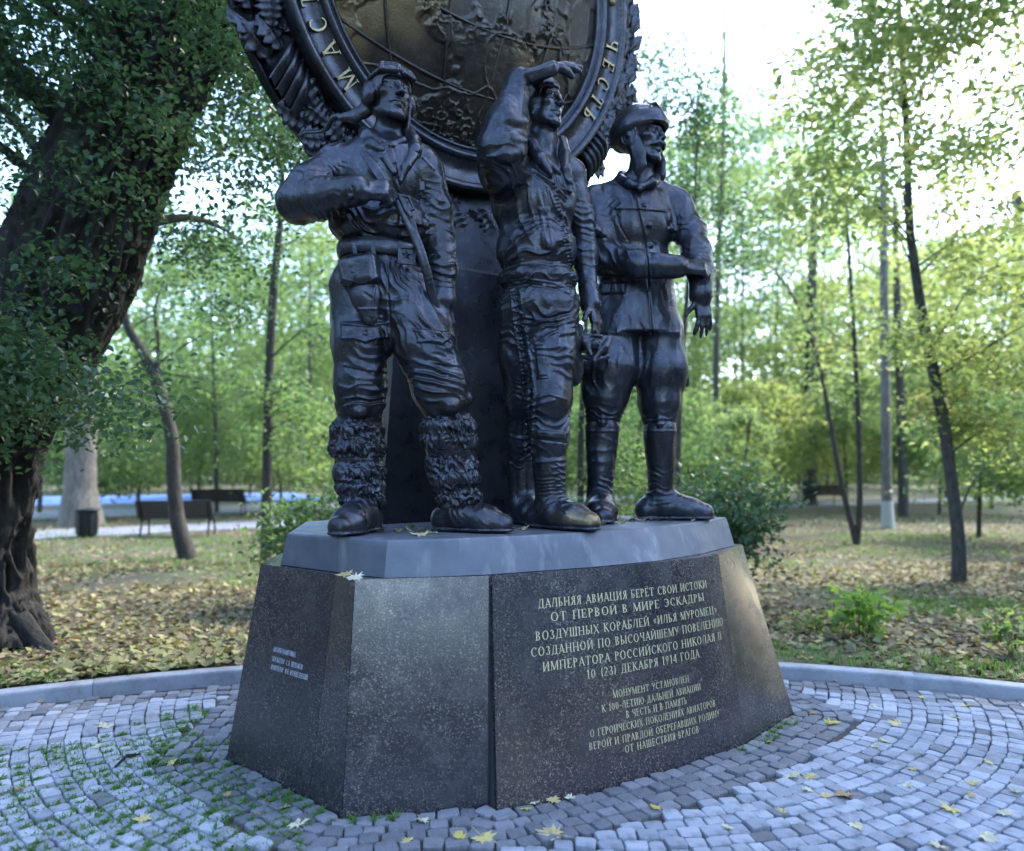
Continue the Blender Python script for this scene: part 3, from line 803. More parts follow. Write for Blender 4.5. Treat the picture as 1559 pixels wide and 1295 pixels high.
# letters round the ring
def ring_letters():
    th = np.linspace(0, 2 * np.pi, 1441)
    P = DC + (1.215 * (np.cos(th)[:, None] * ax_t + np.sin(th)[:, None] * ax_u))
    pp = to_px(P)
    for ch, px, py in (('Т', 455, 3), ('С', 474, 42), ('А', 492, 82), ('М', 518, 128), ('Ч', 926, 67), ('Е', 921, 98), ('С', 916, 126), ('Т', 907, 152), ('Ь', 895, 175)):
        a = th[np.argmin(((pp - [px, py]) ** 2).sum(1))]
        er = np.array([math.cos(a), math.sin(a)]); et = np.array([math.sin(a), -math.cos(a)]); hgt = .112; wd = GL[ch][0]
        g = Geo()
        for q in glyph(ch):
            t2 = [er * (1.215 + (y - .5) * hgt) + et * ((x - wd / 2) * hgt * .95) for x, y in q]
            top = [(*p, .006) for p in t2]; bot = [(*p, -.02) for p in t2]
            g.add(bot + top, [(4, 5, 6, 7), (0, 1, 5, 4), (1, 2, 6, 5), (2, 3, 7, 6), (3, 0, 4, 7)])
        g.obj('letter', M_LETTER, emblem)
    a = th[np.argmin(((pp - [921, 2]) ** 2).sum(1))]; g = Geo()
    g.lathe([(.001, .012), (.02, .010), (.03, .0), (.032, -.02)], 14, (1.215 * math.cos(a), 1.215 * math.sin(a), 0)); g.obj('boss', M_LETTER, emblem, True)
ring_letters()
# oak leaves: lobed, domed, with a raised midrib
def oak_mesh(seed, lobes=4, slim=1.0):
    r = np.random.default_rng(seed); n = 26; V = []; F = []
    for i in range(n + 1):
        t = i / n; w = (.12 + .42 * math.sin(math.pi * min(t * 1.05, 1)) ** .8 * (.6 + .5 * t)) * slim
        lob = .45 + .55 * abs(math.sin(math.pi * (t * lobes + .1))) ** .7
        w = max(w * lob, .015) if 0 < i < n else .02
        z0 = .06 * math.sin(math.pi * t) - .04 * t * t
        for j, s in enumerate((-1, -.62, -.10, 0, .10, .62, 1)):
            z = z0 + (.055 if s == 0 else .015) + (.16 * (abs(s) ** 2) - .12 * abs(s)) * w + .03 * math.sin(t * lobes * 2 * math.pi) * abs(s)
            V.append((s * w, t, z))
    for i in range(n):
        for j in range(6): F.append((i * 7 + j, i * 7 + j + 1, (i + 1) * 7 + j + 1, (i + 1) * 7 + j))
    k = len(V)
    V += [(x * .97, y, z - .05) for x, y, z in V]
    for i in range(n):
        a, b = i * 7, (i + 1) * 7; F.append((a, b, b + k, a + k)); a, b = i * 7 + 6, (i + 1) * 7 + 6; F.append((a + k, b + k, b, a))
    return mesh_np('leaf', V, F)
OAK = [oak_mesh(i, 3 + i % 3) for i in range(3)]; LAUREL = [oak_mesh(9, 1, .62), oak_mesh(10, 1, .5)]
for m in OAK + LAUREL: m.materials.append(M_BRONZE)
def put_leaf(me, r, a, dirang, size, z, tilt):
    """local disc frame: polar position, direction of growth, size, height above the bed, tilt"""
    o = bpy.data.objects.new('leaf', me); C.objects.link(o); o.parent = emblem
    o.matrix_local = Matrix.Translation((r * math.cos(a), r * math.sin(a), z)) @ Matrix.Rotation(dirang - math.pi / 2, 4, 'Z') @ Matrix.Rotation(tilt, 4, 'X') @ Matrix.Rotation(random.uniform(-.35, .35), 4, 'Y') @ Matrix.Diagonal((size, size, size, 1))
def ribbon(a0, a1, nb, along):
    """fluted band binding the wreath"""
    for b in range(nb):
        t = (b + .5) / nb; a = a0 + (a1 - a0) * t; g = Geo(); half = abs(a1 - a0) / nb * .56
        V = []; F = []; m = 9
        for i in range(m):
            s = i / (m - 1); r = 1.345 + .245 * s; zz = -.155 + .10 * math.sin(math.pi * min(s * .9 + .06, 1))
            sk = along * (s - .5)
            for j, e in enumerate((-1, -.75, -.2, .35, .8, 1)):
                aa = a + e * half + sk; V.append((r * math.cos(aa), r * math.sin(aa), zz + (0.022 if abs(e) < .9 else -.02) - .016 * e))
        for i in range(m - 1):
            for j in range(5): F.append((i * 6 + j, i * 6 + j + 1, (i + 1) * 6 + j + 1, (i + 1) * 6 + j))
        obj('ribbon', V, F, M_BRONZE, emblem)
_th = np.linspace(0, 2 * np.pi, 1441)
_pp = to_px(DC + 1.47 * (np.cos(_th)[:, None] * ax_t + np.sin(_th)[:, None] * ax_u) - .15 * ax_n)
def at_px(px, py): return _th[np.argmin(((_pp - [px, py]) ** 2).sum(1))]
aL = at_px(438, 122); aR = at_px(907, 240)
ribbon(aL - .085, aL + .085, 4, .10); ribbon(aR - .10, aR + .09, 5, -.05)
# angles: 0 is the right of the disc, pi/2 its top; only the lower two thirds can be seen
a = at_px(365, 0) - .25; 
rr = random.Random(5)
def wreath(a0, a1, step, meshes, grow, szr):
    k = 0; aa = a0
    while (aa < a1) if step > 0 else (aa > a1):
        for row, r in enumerate((1.375, 1.445, 1.515)):
            a_ = aa + rr.uniform(-.02, .02) + row * step * .33
            if min(abs(a_ - aL), abs(a_ - aR)) < .10: continue
            put_leaf(rr.choice(meshes), r, a_, a_ + grow * (math.pi / 2) + (row - 1) * -grow * .55 + rr.uniform(-.25, .25), rr.uniform(*szr), -.165 + .03 * (row == 1) + rr.uniform(0, .03), -rr.uniform(-.15, .12))
        aa += step
aB = 1.5 * math.pi
wreath(aL - .75, aB - .12, .085, OAK, -1, (.17, .23))
wreath(aR + .95 if aR < math.pi else aR - 2 * math.pi + .95, (aR if aR < math.pi else aR - 2 * math.pi) - .75, -.075, LAUREL + OAK[:1], 1, (.16, .22))
for i in range(15):                                             # knot of leaves below the ring
    a_ = aB + rr.uniform(-.30, .30); put_leaf(rr.choice(OAK), 1.36 + rr.uniform(0, .12), a_, aB + rr.uniform(-1.3, 1.3), rr.uniform(.16, .24), -.10 + rr.uniform(0, .06), rr.uniform(-.4, .1))
g = Geo(); ap = at_px(905, 12) ; g.box((1.06 * math.cos(-.02 + 0), 1.06 * math.sin(-.02), .05), (.05, .05, .05)); g.box((1.11, .0, .03), (.03, .03, .03)); 
# pylon
def pylon():
    b0 = np.array([-.82, 4.72]); w = 1.40; dp = .58; th = ax_t[:2]; bk = -nh[:2]
    def ring(z, il, ir, fo): 
        o = b0 + th * il + bk * fo
        return [(*o, z), (*(o + th * (w - il - ir)), z), (*(o + th * (w - il - ir) + bk * (dp - fo)), z), (*(o + bk * (dp - fo)), z)]
    V = ring(ZS, 0, 0, 0) + ring(ZS + .02, 0, 0, 0) + ring(2.97, .17, .17, .06) + ring(2.99, .18, .18, .07) + ring(2.99, .20, .12, .16) + ring(3.95, .30, .20, .24)
    F = []
    for l in range(5):
        for i in range(4): j = (i + 1) % 4; F.append((l * 4 + i, l * 4 + j, l * 4 + 4 + j, l * 4 + 4 + i))
    F.append((20, 21, 22, 23))
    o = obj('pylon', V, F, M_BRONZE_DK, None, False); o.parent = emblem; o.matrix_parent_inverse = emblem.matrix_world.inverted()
pylon()
# ------------------------------------------------------------------ the three airmen
_zs = [0]
def mkf(D):
    f = lambda px, py, dd=0.0: W(px, py, D + dd)
    def Z(px, py, dd, r, dr, lam, amp):
        _zs[0] += 1
        r = np.array(r if not np.isscalar(r) else (r, r, r), float)
        return (W(px, py, D + dd), r, (dr[0], dr[2] if len(dr) > 2 else 0, dr[1]), lam, amp, _zs[0])
    return f, Z
def finish(s, zones, lines=(), areas=(), drp=.006, sd=1, relax=1, face=None):
    V, Q = s.mesh(relax)
    N = normals(V, Q); V0 = V
    if drp: V = drape(V, N, drp * 1.2, .13, sd)
    N = normals(V, Q); V = folds(V, N, zones); V = lap(V, Q, .25)
    if face is not None:                     # skin stays smooth
        w = np.clip((np.linalg.norm(V0 - face[0], axis=1) / face[1] - .85) / .3, 0, 1)[:, None]; V = V0 + (V - V0) * w
    N = normals(V, Q)
    if areas: V = raise_area(V, N, areas)
    if lines: V = emboss(V, normals(V, Q), lines)
    return V, Q
def boot(name, statue, top, ankle, dirn, length, rt, ra, mat_=None, toe_gold=False, wr=None, lace=None, h=.006, wid=1.0, lines=()):
    s = Sculpt(h); d = np.array([dirn[0], dirn[1], 0]); d = nrm(d); up = np.array([0, 0, 1.]); sdv = np.cross(d, up)
    a = np.array([ankle[0], ankle[1], ZS]); M = np.stack([sdv, d, up], 1)
    if top is not None: s.cone(top, [ankle[0], ankle[1], ankle[2]], rt, ra, k=.03)
    heel = a - d * length * .22
    s.cone(heel + up * .075, [ankle[0], ankle[1], ankle[2]], .064 * wid, ra * .92, k=.03)
    s.tube([heel + up * .06, a + d * length * .10 + up * .09, a + d * length * .42 + up * .065, a + d * length * .66 + up * .048], [.064 * wid, .078 * wid, .078 * wid, .060 * wid], k=.04, flat=(sdv, 1.08))
    s.cone([ankle[0], ankle[1], ankle[2]], a + d * length * .40 + up * .07, ra * .8, .062 * wid, k=.04)
    s.half(a + up * .022, -up, a - [1, 1, .3], a + [1, 1, .1], k=.006)
    # welt and sole with a stepped heel
    for t, w in ((-.20, .070), (.02, .066), (.25, .078), (.45, .086), (.62, .070)):
        pass
    s.tube([a - d * length * .20 + up * .016, a + d * length * .08 + up * .018, a + d * length * .42 + up * .018, a + d * length * .64 + up * .018], [.074 * wid, .074 * wid, .090 * wid, .072 * wid], k=.004, flat=(up, .17))
    s.box(a - d * length * .17 + up * .012, [.066 * wid, .075, .014], M, rd=.008, k=.003)
    V, Q = s.mesh(1); N = normals(V, Q); V = drape(V, N, .004, .10, 5)
    if wr: V = folds(V, normals(V, Q), wr)
    if lines: V = emboss(V, normals(V, Q), lines)
    rub = None
    if toe_gold:
        rub = np.clip(gauss(V, a + d * length * .60 + up * .07, np.array([.13, .13, .05])) * 1.3 * (.6 + .6 * vnoise(V * 16)), 0, .6) * (V[:, 2] > ZS + .045)
    return sculpt_obj(name, V, Q, mat_ or M_BRONZE, statue, rub)
def strap(name, pts, wdt, thick, statue, up=(0, -1, 0), mat_=None, h=.005, n=6):
    s = Sculpt(h); P = smooth_path(pts, n)
    s.tube(P, wdt, k=.012, flat=(nrm(up), thick / wdt))
    V, Q = s.mesh(1); return sculpt_obj(name, V, Q, mat_ or M_BRONZE, statue)
def part(name, s, statue, zones=(), drp=0, sd=2, lines=(), areas=(), mat_=None):
    V, Q = finish(s, list(zones), lines, areas, drp, sd)
    return sculpt_obj(name, V, Q, mat_ or M_BRONZE, statue)
def statue(name, base, label):
    e = empty(name, base, label, 'statue', 'bronze airmen on the slab'); return e
def settle(e):
    for o in list(e.children): o.matrix_parent_inverse = Matrix.Translation(-e.location)

# ================================================================== left: airman in fur leggings
def airman_fur():
    D = 4.2; f, Z = mkf(D)
    root = statue('aviator_statue', (f(640, 800)[0], D, ZS), 'bronze airman with forehead goggles and shaggy fur leggings gripping his chest strap')
    s = Sculpt(.005)
    s.ell(f(582, 270, 0), (.235, .165, .245), k=.03)
    s.ell(f(573, 342, 0), (.262, .172, .130), k=.06)
    s.ell(f(612, 345, -.01), (.150, .165, .130), k=.05)
    s.ell(f(578, 388, 0), (.205, .145, .10), k=.03)
    s.ell(f(574, 432, 0), (.240, .170, .19), k=.05)
    s.cone(f(514, 246, .0), f(643, 250, .03), .088, .088, k=.07)
    s.cone(f(586, 207, .02), f(532, 238, .02), .062, .055, k=.05); s.cone(f(602, 207, .03), f(640, 240, .03), .060, .055, k=.05)
    s.cone(f(590, 225, .02), f(597, 170, -.01), .090, .080, k=.03)
    # jacket collar: two turned-down flaps and stand
    s.tube([f(556, 203, .03), f(562, 208, -.06), f(580, 216, -.13)], [.040, .042, .022], k=.012)
    s.tube([f(556, 208, -.02), f(566, 222, -.12), f(578, 226, -.155)], [.036, .036, .020], k=.012)
    s.tube([f(624, 203, .02), f(631, 214, -.05), f(633, 228, -.11), f(620, 252, -.165), f(611, 275, -.175)], [.036, .034, .032, .026, .012], k=.010)
    s.tube([f(572, 222, -.13), f(584, 240, -.158), f(600, 262, -.168)], [.018, .016, .010], k=.008)
    s.tube([f(580, 214, -.10), f(595, 222, -.125), f(613, 214, -.09)], .022, k=.010)       # shirt collar
    # his right arm, hand on the strap
    s.tube([f(510, 252, -.01), f(474, 282, -.10), f(456, 306, -.15)], [.108, .108, .104], k=.05)
    s.tube([f(455, 308, -.16), f(492, 302, -.24), f(528, 293, -.31)], [.112, .100, .076], k=.05)
    s.cone(f(520, 295, -.305), f(544, 290, -.335), .080, .076, k=.008)
    add_hand(s, f(548, 288, -.335), (1, .10, -.02), (.15, -.75, .62), .27, thumb=-1, curls=[.95, 1.0, 1.02, 1.0], tcurl=.6, tout=.55, fat=1.12)
    # his left arm, hanging
    s.tube([f(650, 262, .02), f(664, 320, .05), f(669, 368, .05)], [.095, .088, .084], k=.05)
    s.tube([f(669, 366, .05), f(673, 410, .0), f(674, 440, -.02)], [.088, .080, .066], k=.04)
    s.cone(f(673, 432, -.015), f(674, 456, -.03), .068, .071, k=.006)
    add_hand(s, f(676, 462, -.035), (.20, -.12, -1), (.85, -.50, .1), .235, thumb=1, curls=[.42, .40, .44, .5], tcurl=.3, tout=.45)
    # breeches
    s.tube([f(545, 440, .0), f(548, 520, -.02), f(549, 585, -.03), f(548, 632, .0)], [.160, .150, .136, .122], k=.05)
    s.tube([f(614, 445, .0), f(648, 530, -.06), f(671, 588, -.07), f(680, 628, -.03)], [.165, .158, .146, .122], k=.05)
    s.cone(f(580, 470, .0), f(596, 505, 0), .13, .10, k=.08)
    s.tube([f(520, 618, -.04), f(548, 624, -.13), f(578, 615, -.06)], .032, k=.03)
    s.tube([f(650, 612, -.07), f(684, 618, -.17), f(710, 606, -.08)], .034, k=.03)
    # heavier sleeve folds
    for p, q in (((446, 268), (500, 262)), ((440, 292), (486, 276)), ((452, 326), (508, 300)), ((500, 318), (520, 272))):
        s.tube([f(p[0], p[1], -.20), f((p[0] + q[0]) / 2, (p[1] + q[1]) / 2 + 3, -.26), f(q[0], q[1], -.24)], [.012, .024, .010], k=.03)
    M = frame(R_(34), R_(8), R_(-3)); H = .335; hc = f(593, 150, -.035)
    L = add_head(s, hc, M, H)
    zones = [Z(470, 285, -.15, .16, (.5, .9), .055, .016), Z(505, 300, -.25, .13, (1, .2), .045, .012), Z(540, 350, -.1, (.16, .2, .12), (.25, 1), .05, .017),
             Z(620, 350, -.1, (.13, .2, .12), (-.3, 1), .045, .017), Z(520, 255, 0, .11, (1, -.8), .05, .010), Z(668, 350, 0, (.10, .15, .18), (.15, 1), .055, .014),
             Z(672, 415, 0, (.10, .12, .10), (.1, 1), .045, .012), Z(585, 285, -.16, (.14, .1, .12), (.7, .7), .06, .008),
             Z(548, 600, -.06, (.16, .2, .10), (.15, 1), .06, .018), Z(525, 470, 0, (.10, .2, .25), (1, .2), .075, .012), Z(610, 430, -.15, (.13, .12, .13), (1, .25), .045, .012),
             Z(640, 500, -.1, (.2, .2, .14), (.55, .85), .075, .020), Z(672, 580, -.12, (.18, .2, .14), (.35, 1), .065, .020), Z(600, 505, -.1, (.09, .2, .1), (.8, .6), .05, .014),
             Z(632, 282, -.16, (.06, .1, .12), (1, .3), .06, .007), Z(560, 560, -.1, (.1, .15, .1), (.6, .8), .06, .010)]
    lines = [([(520, 492), (556, 496), (590, 491)], 1.6, .006), ([(521, 515), (540, 514), (556, 520), (572, 514), (590, 512)], 1.6, .007), ([(524, 556), (560, 563), (588, 566)], 1.5, .005), ([(524, 518), (524, 556)], 1.4, .005), ([(590, 512), (588, 566)], 1.4, .005),
             ([(630, 502), (684, 507)], 1.6, .005), ([(636, 520), (660, 518), (672, 522), (686, 513)], 1.6, .007), ([(650, 551), (697, 556)], 1.5, .005), ([(686, 516), (697, 556)], 1.4, .005),
             ([(592, 375), (590, 440), (594, 500)], 1.5, -.006), ([(528, 594), (545, 584), (566, 584), (574, 594)], 1.5, .005), ([(676, 575), (688, 570), (702, 576)], 1.5, .005),
             ([(612, 262), (609, 300), (608, 370)], 1.8, .007), ([(626, 228), (652, 240)], 1.3, -.004), ([(644, 240), (661, 258)], 1.5, .005), ([(536, 284), (540, 302)], 1.5, -.005), ([(527, 283), (530, 305)], 1.6, .005),
             ([(656, 434), (690, 436)], 1.3, .004), ([(545, 225), (575, 245)], 1.3, .004), ([(640, 275), (641, 340)], 1.3, .004), ([(600, 225), (607, 262)], 1.4, -.005)]
    areas = [([(520, 490), (590, 490), (590, 514), (572, 515), (556, 521), (540, 515), (520, 516)], .010, 1.6), ([(524, 514), (589, 514), (588, 566), (526, 556)], .006, 1.8),
             ([(630, 501), (684, 506), (686, 514), (672, 523), (658, 519), (637, 520)], .010, 1.6), ([(639, 519), (686, 516), (697, 556), (650, 551)], .006, 1.8)]
    for x, y in ((556, 508), (660, 512), (534, 299), (601, 246), (601, 262), (583, 228)):
        areas.append(([(x + 3 * math.cos(a), y + 3 * math.sin(a)) for a in np.linspace(0, 6.28, 9)[:-1]], .009, 1.8))
    V, Q = finish(s, zones, lines, areas, .006, 3, face=(hc + M[:, 1] * .05, .27))
    # keep the face clean: fold displacement is only on the clothes
    sculpt_obj('figure', V, Q, M_BRONZE, root)
    # flying helmet with goggles
    h = Sculpt(.005)
    h.ell(L(0, -.06, .14), np.array([.365, .455, .405]) * H, M, k=.02)
    h.box(L(0, .42, -.18), np.array([.235, .36, .36]) * H, M, rd=.10 * H, k=.012, op='cut')
    h.half(L(0, -.1, -.22), -M[:, 2] + .35 * M[:, 1], L(0, 0, 0) - .4, L(0, 0, 0) + .4, k=.02)
    for x in (-1, 1): h.ell(L(.35 * x, -.03, -.02), np.array([.11, .19, .20]) * H, M, k=.012)
    # flaps standing away from the jaw, turned by the wind
    h.tube([f(562, 150, .03), f(556, 168, .03), f(540, 176, .04), f(520, 178, .05)], [.034, .040, .036, .020], k=.02, flat=((0.3, 1, 0), .55))
    h.tube([L(.30, .06, -.16), L(.27, .10, -.36), L(.25, .10, -.52), L(.27, .06, -.68)], np.array([.10, .085, .075, .04]) * H, k=.015, flat=(M[:, 0], .5))
    h.tube([L(-.30, .10, .30), L(-.33, -.05, .20), L(-.25, -.30, .16)], .026 * H, k=.006); h.tube([L(.30, .10, .30), L(.33, -.05, .20), L(.25, -.30, .16)], .026 * H, k=.006)
    hel = part('flying_helmet', h, root, [], .003, 4)
    gg = Sculpt(.0045)
    for x in (-1, 1):
        Mg = frame(R_(34) + .42 * x, R_(36))
        gg.box(L(.155 * x, .335, .300), np.array([.165, .055, .120]) * H, Mg, rd=.05 * H, k=.008)
        gg.box(L(.155 * x, .384, .322), np.array([.125, .040, .085]) * H, Mg, rd=.04 * H, k=.004, op='cut')
        gg.ell(L(.155 * x, .325, .290), np.array([.128, .05, .09]) * H, Mg, k=.004)
    gg.cone(L(-.05, .39, .295), L(.05, .39, .295), .02 * H, k=.006)
    for x in (-1, 1): gg.tube([L(.27 * x, .29, .27), L(.355 * x, .08, .22), L(.36 * x, -.12, .19), L(.27 * x, -.37, .17), L(0, -.51, .16)], .040 * H, k=.006)
    go = part('goggles', gg, root); go.parent = hel
    strap('chin_strap', [f(522, 176, .05), f(510, 176, .07), f(503, 184, .10), f(497, 196, .14), f(484, 200, .2), f(466, 201, .26), f(458, 207, .3)], .013, .007, root, (0, -1, .4))
    # cross strap, belt, holster
    sh = [f(548, 222, -.10), f(566, 248, -.185), f(590, 285, -.215), f(612, 318, -.215), f(632, 360, -.20), f(646, 400, -.185), f(656, 440, -.14), f(664, 472, -.10)]
    strap('cross_strap', sh, .024, .009, root, (.15, -1, .2))
    bk = Sculpt(.0045)
    for c in ((613, 304), (617, 313), (622, 324)):
        bk.box(f(c[0], c[1], -.222), (.030, .008, .012), frame(0, 0, R_(-50))[:, [0, 1, 2]], rd=.005, k=.002)
    bk.tube([f(606, 296, -.225), f(622, 300, -.225), f(630, 318, -.222), f(618, 322, -.225), f(606, 296, -.225)], .008, k=.003); part('strap_buckle', bk, root)
    strap('strap_tail', [f(622, 322, -.22), f(630, 350, -.20), f(634, 372, -.19)], .018, .008, root)
    b = Sculpt(.005)
    P = [f(578, 385, 0) + np.array([.222 * math.cos(a), .160 * math.sin(a), -.012 * math.cos(a)]) for a in np.linspace(0, 2 * math.pi, 33)]
    b.tube(P, .042, k=.004, flat=((0, 0, 1), 1.0))
    # flatten the belt radially by cutting its swollen outside
    V, Q = b.mesh(1); c0 = f(578, 385, 0); q = (V - c0) / np.array([.222, .160, 1]); r = np.hypot(q[:, 0], q[:, 1]); r2 = 1 + (r - 1) * .38; V[:, :2] = c0[:2] + (q[:, :2] * (r2 / r)[:, None]) * np.array([.222, .160])
    belt = sculpt_obj('belt', V, Q, M_BRONZE, root)
    g = Geo(); cb = f(618, 389, -.176); Mb = frame(R_(20)); g.box(cb, (.042, .010, .046), Mb); 
    star = []
    for i in range(10):
        a = math.pi / 2 + i * math.pi / 5; rr_ = .030 if i % 2 == 0 else .013; star.append(cb + Mb @ np.array([rr_ * math.cos(a), .012, rr_ * math.sin(a)]))
    k0 = len(g.v); g.add(star + [cb + Mb @ np.array([0, .022, 0])], [(i, (i + 1) % 10, 10) for i in range(10)])
    for sx, sz, hx, hz in ((0, .042, .046, .006), (0, -.042, .046, .006), (.041, 0, .006, .046), (-.041, 0, .006, .046)): g.box(cb + Mb @ np.array([sx, .012, sz]), (hx, .008, hz), Mb)
    bo = g.obj('buckle', M_BRONZE, belt)
    for x in (542, 570):
        g = Geo(); g.box(f(x, 386, -.168 if x > 550 else -.15), (.011, .012, .062), frame(R_(-10), 0, R_(8))); g.obj('belt_loop', M_BRONZE, belt)
    ho = Sculpt(.005)
    ho.tube([f(546, 415, -.16), f(556, 450, -.185), f(564, 484, -.19)], [.105, .075, .038], k=.02, flat=((0, 1, 0), .5))
    ho.box(f(547, 412, -.19), (.108, .052, .082), frame(R_(-12), 0, R_(6)), rd=.035, k=.004)
    part('holster', ho, root, [], .003, 5, [([(516, 400), (522, 424), (552, 432), (576, 420), (580, 400)], 1.4, .004), ([(570, 436), (566, 482)], 1.6, .008), ([(545, 470), (572, 470)], 1.4, .005), ([(555, 446), (566, 454)], 1.5, -.005)],
         [([(528, 430), (534, 414), (543, 416), (538, 432), (532, 438)], .012, 1.6)])
    # medals
    g = Geo()
    for x, y in ((641, 298), (650, 303)):
        c = f(x, y, -.175); pts = []
        for i in range(10):
            a = math.pi / 2 + i * math.pi / 5; r_ = .026 if i % 2 == 0 else .013; pts.append(c + np.array([r_ * math.cos(a), 0, r_ * math.sin(a)]))
        k0 = pts + [c + np.array([0, -.018, 0])]; g.add(k0, [(i, 10, (i + 1) % 10) for i in range(10)])
    g.box(f(643, 283, -.170), (.012, .008, .022)); g.obj('medals', M_BRONZE, root)
    # fur leggings: rolls of shaggy fleece
    def legging(rolls, bands):
        s = Sculpt(.005)
        for (x, y, dd, r, hh) in rolls: s.ell(f(x, y, dd), (r, r * 1.02, hh * 1.05), k=.028)
        for i in range(len(rolls) - 1):
            a, b_ = rolls[i], rolls[i + 1]; s.cone(f(*a[:3]), f(*b_[:3]), a[3] * .88, b_[3] * .88, k=.03)
        V, Q = s.mesh(1); N = normals(V, Q)
        w = np.ones(len(V)); P = to_px(V)
        for y0, y1 in bands: w *= 1 - .9 * np.exp(-((P[:, 1] - (y0 + y1) / 2) / ((y1 - y0) * .55)) ** 4)
        q = V * np.array([1, 1, .55]) + .25 * np.stack([V[:, 2], V[:, 2], 0 * V[:, 2]], 1)
        wp = .8 * np.stack([vnoise(q / .05, 1), vnoise(q / .05, 2), vnoise(q / .05, 3)], 1)
        t1 = 1 - np.abs(vnoise(q / .026 + wp, 7)) * 2.2; t2 = 1 - np.abs(vnoise(q / .014 + wp * 2, 8)) * 2.2
        V = V + N * (w * (.011 * t1 + .009 * t2 + .010 * vnoise(q / .05, 9)))[:, None]
        V[:, 2] -= (w * .014 * np.clip(t1, 0, 1))
        return sculpt_obj('fur_legging', V, Q, M_BRONZE, root)
    legging([(545, 653, .0, .138, .050), (545, 680, .0, .146, .055), (547, 700, .0, .128, .02), (547, 716, .0, .132, .040), (549, 738, .0, .124, .040), (552, 760, .0, .112, .034)], [(694, 704)])
    legging([(683, 648, -.03, .146, .048), (683, 668, -.02, .146, .05), (686, 688, -.01, .130, .02), (688, 705, .0, .134, .040), (693, 727, .0, .130, .042), (699, 755, .02, .120, .042)], [(682, 692)])
    f2, _ = mkf(4.13); boot('boot', root, W(552, 752, 4.2), W(551, 772, 4.16), (-.28, -1), .36, .085, .082, wid=1.08, wr=[Z(548, 780, -.1, .1, (0, 1, -1), .05, .008)])
    boot('boot', root, W(699, 752, 4.22), W(698, 775, 4.22), (.93, -.38), .40, .085, .080, wid=1.05, wr=[Z(715, 780, -.05, .1, (1, .4), .05, .008)])
    settle(root)

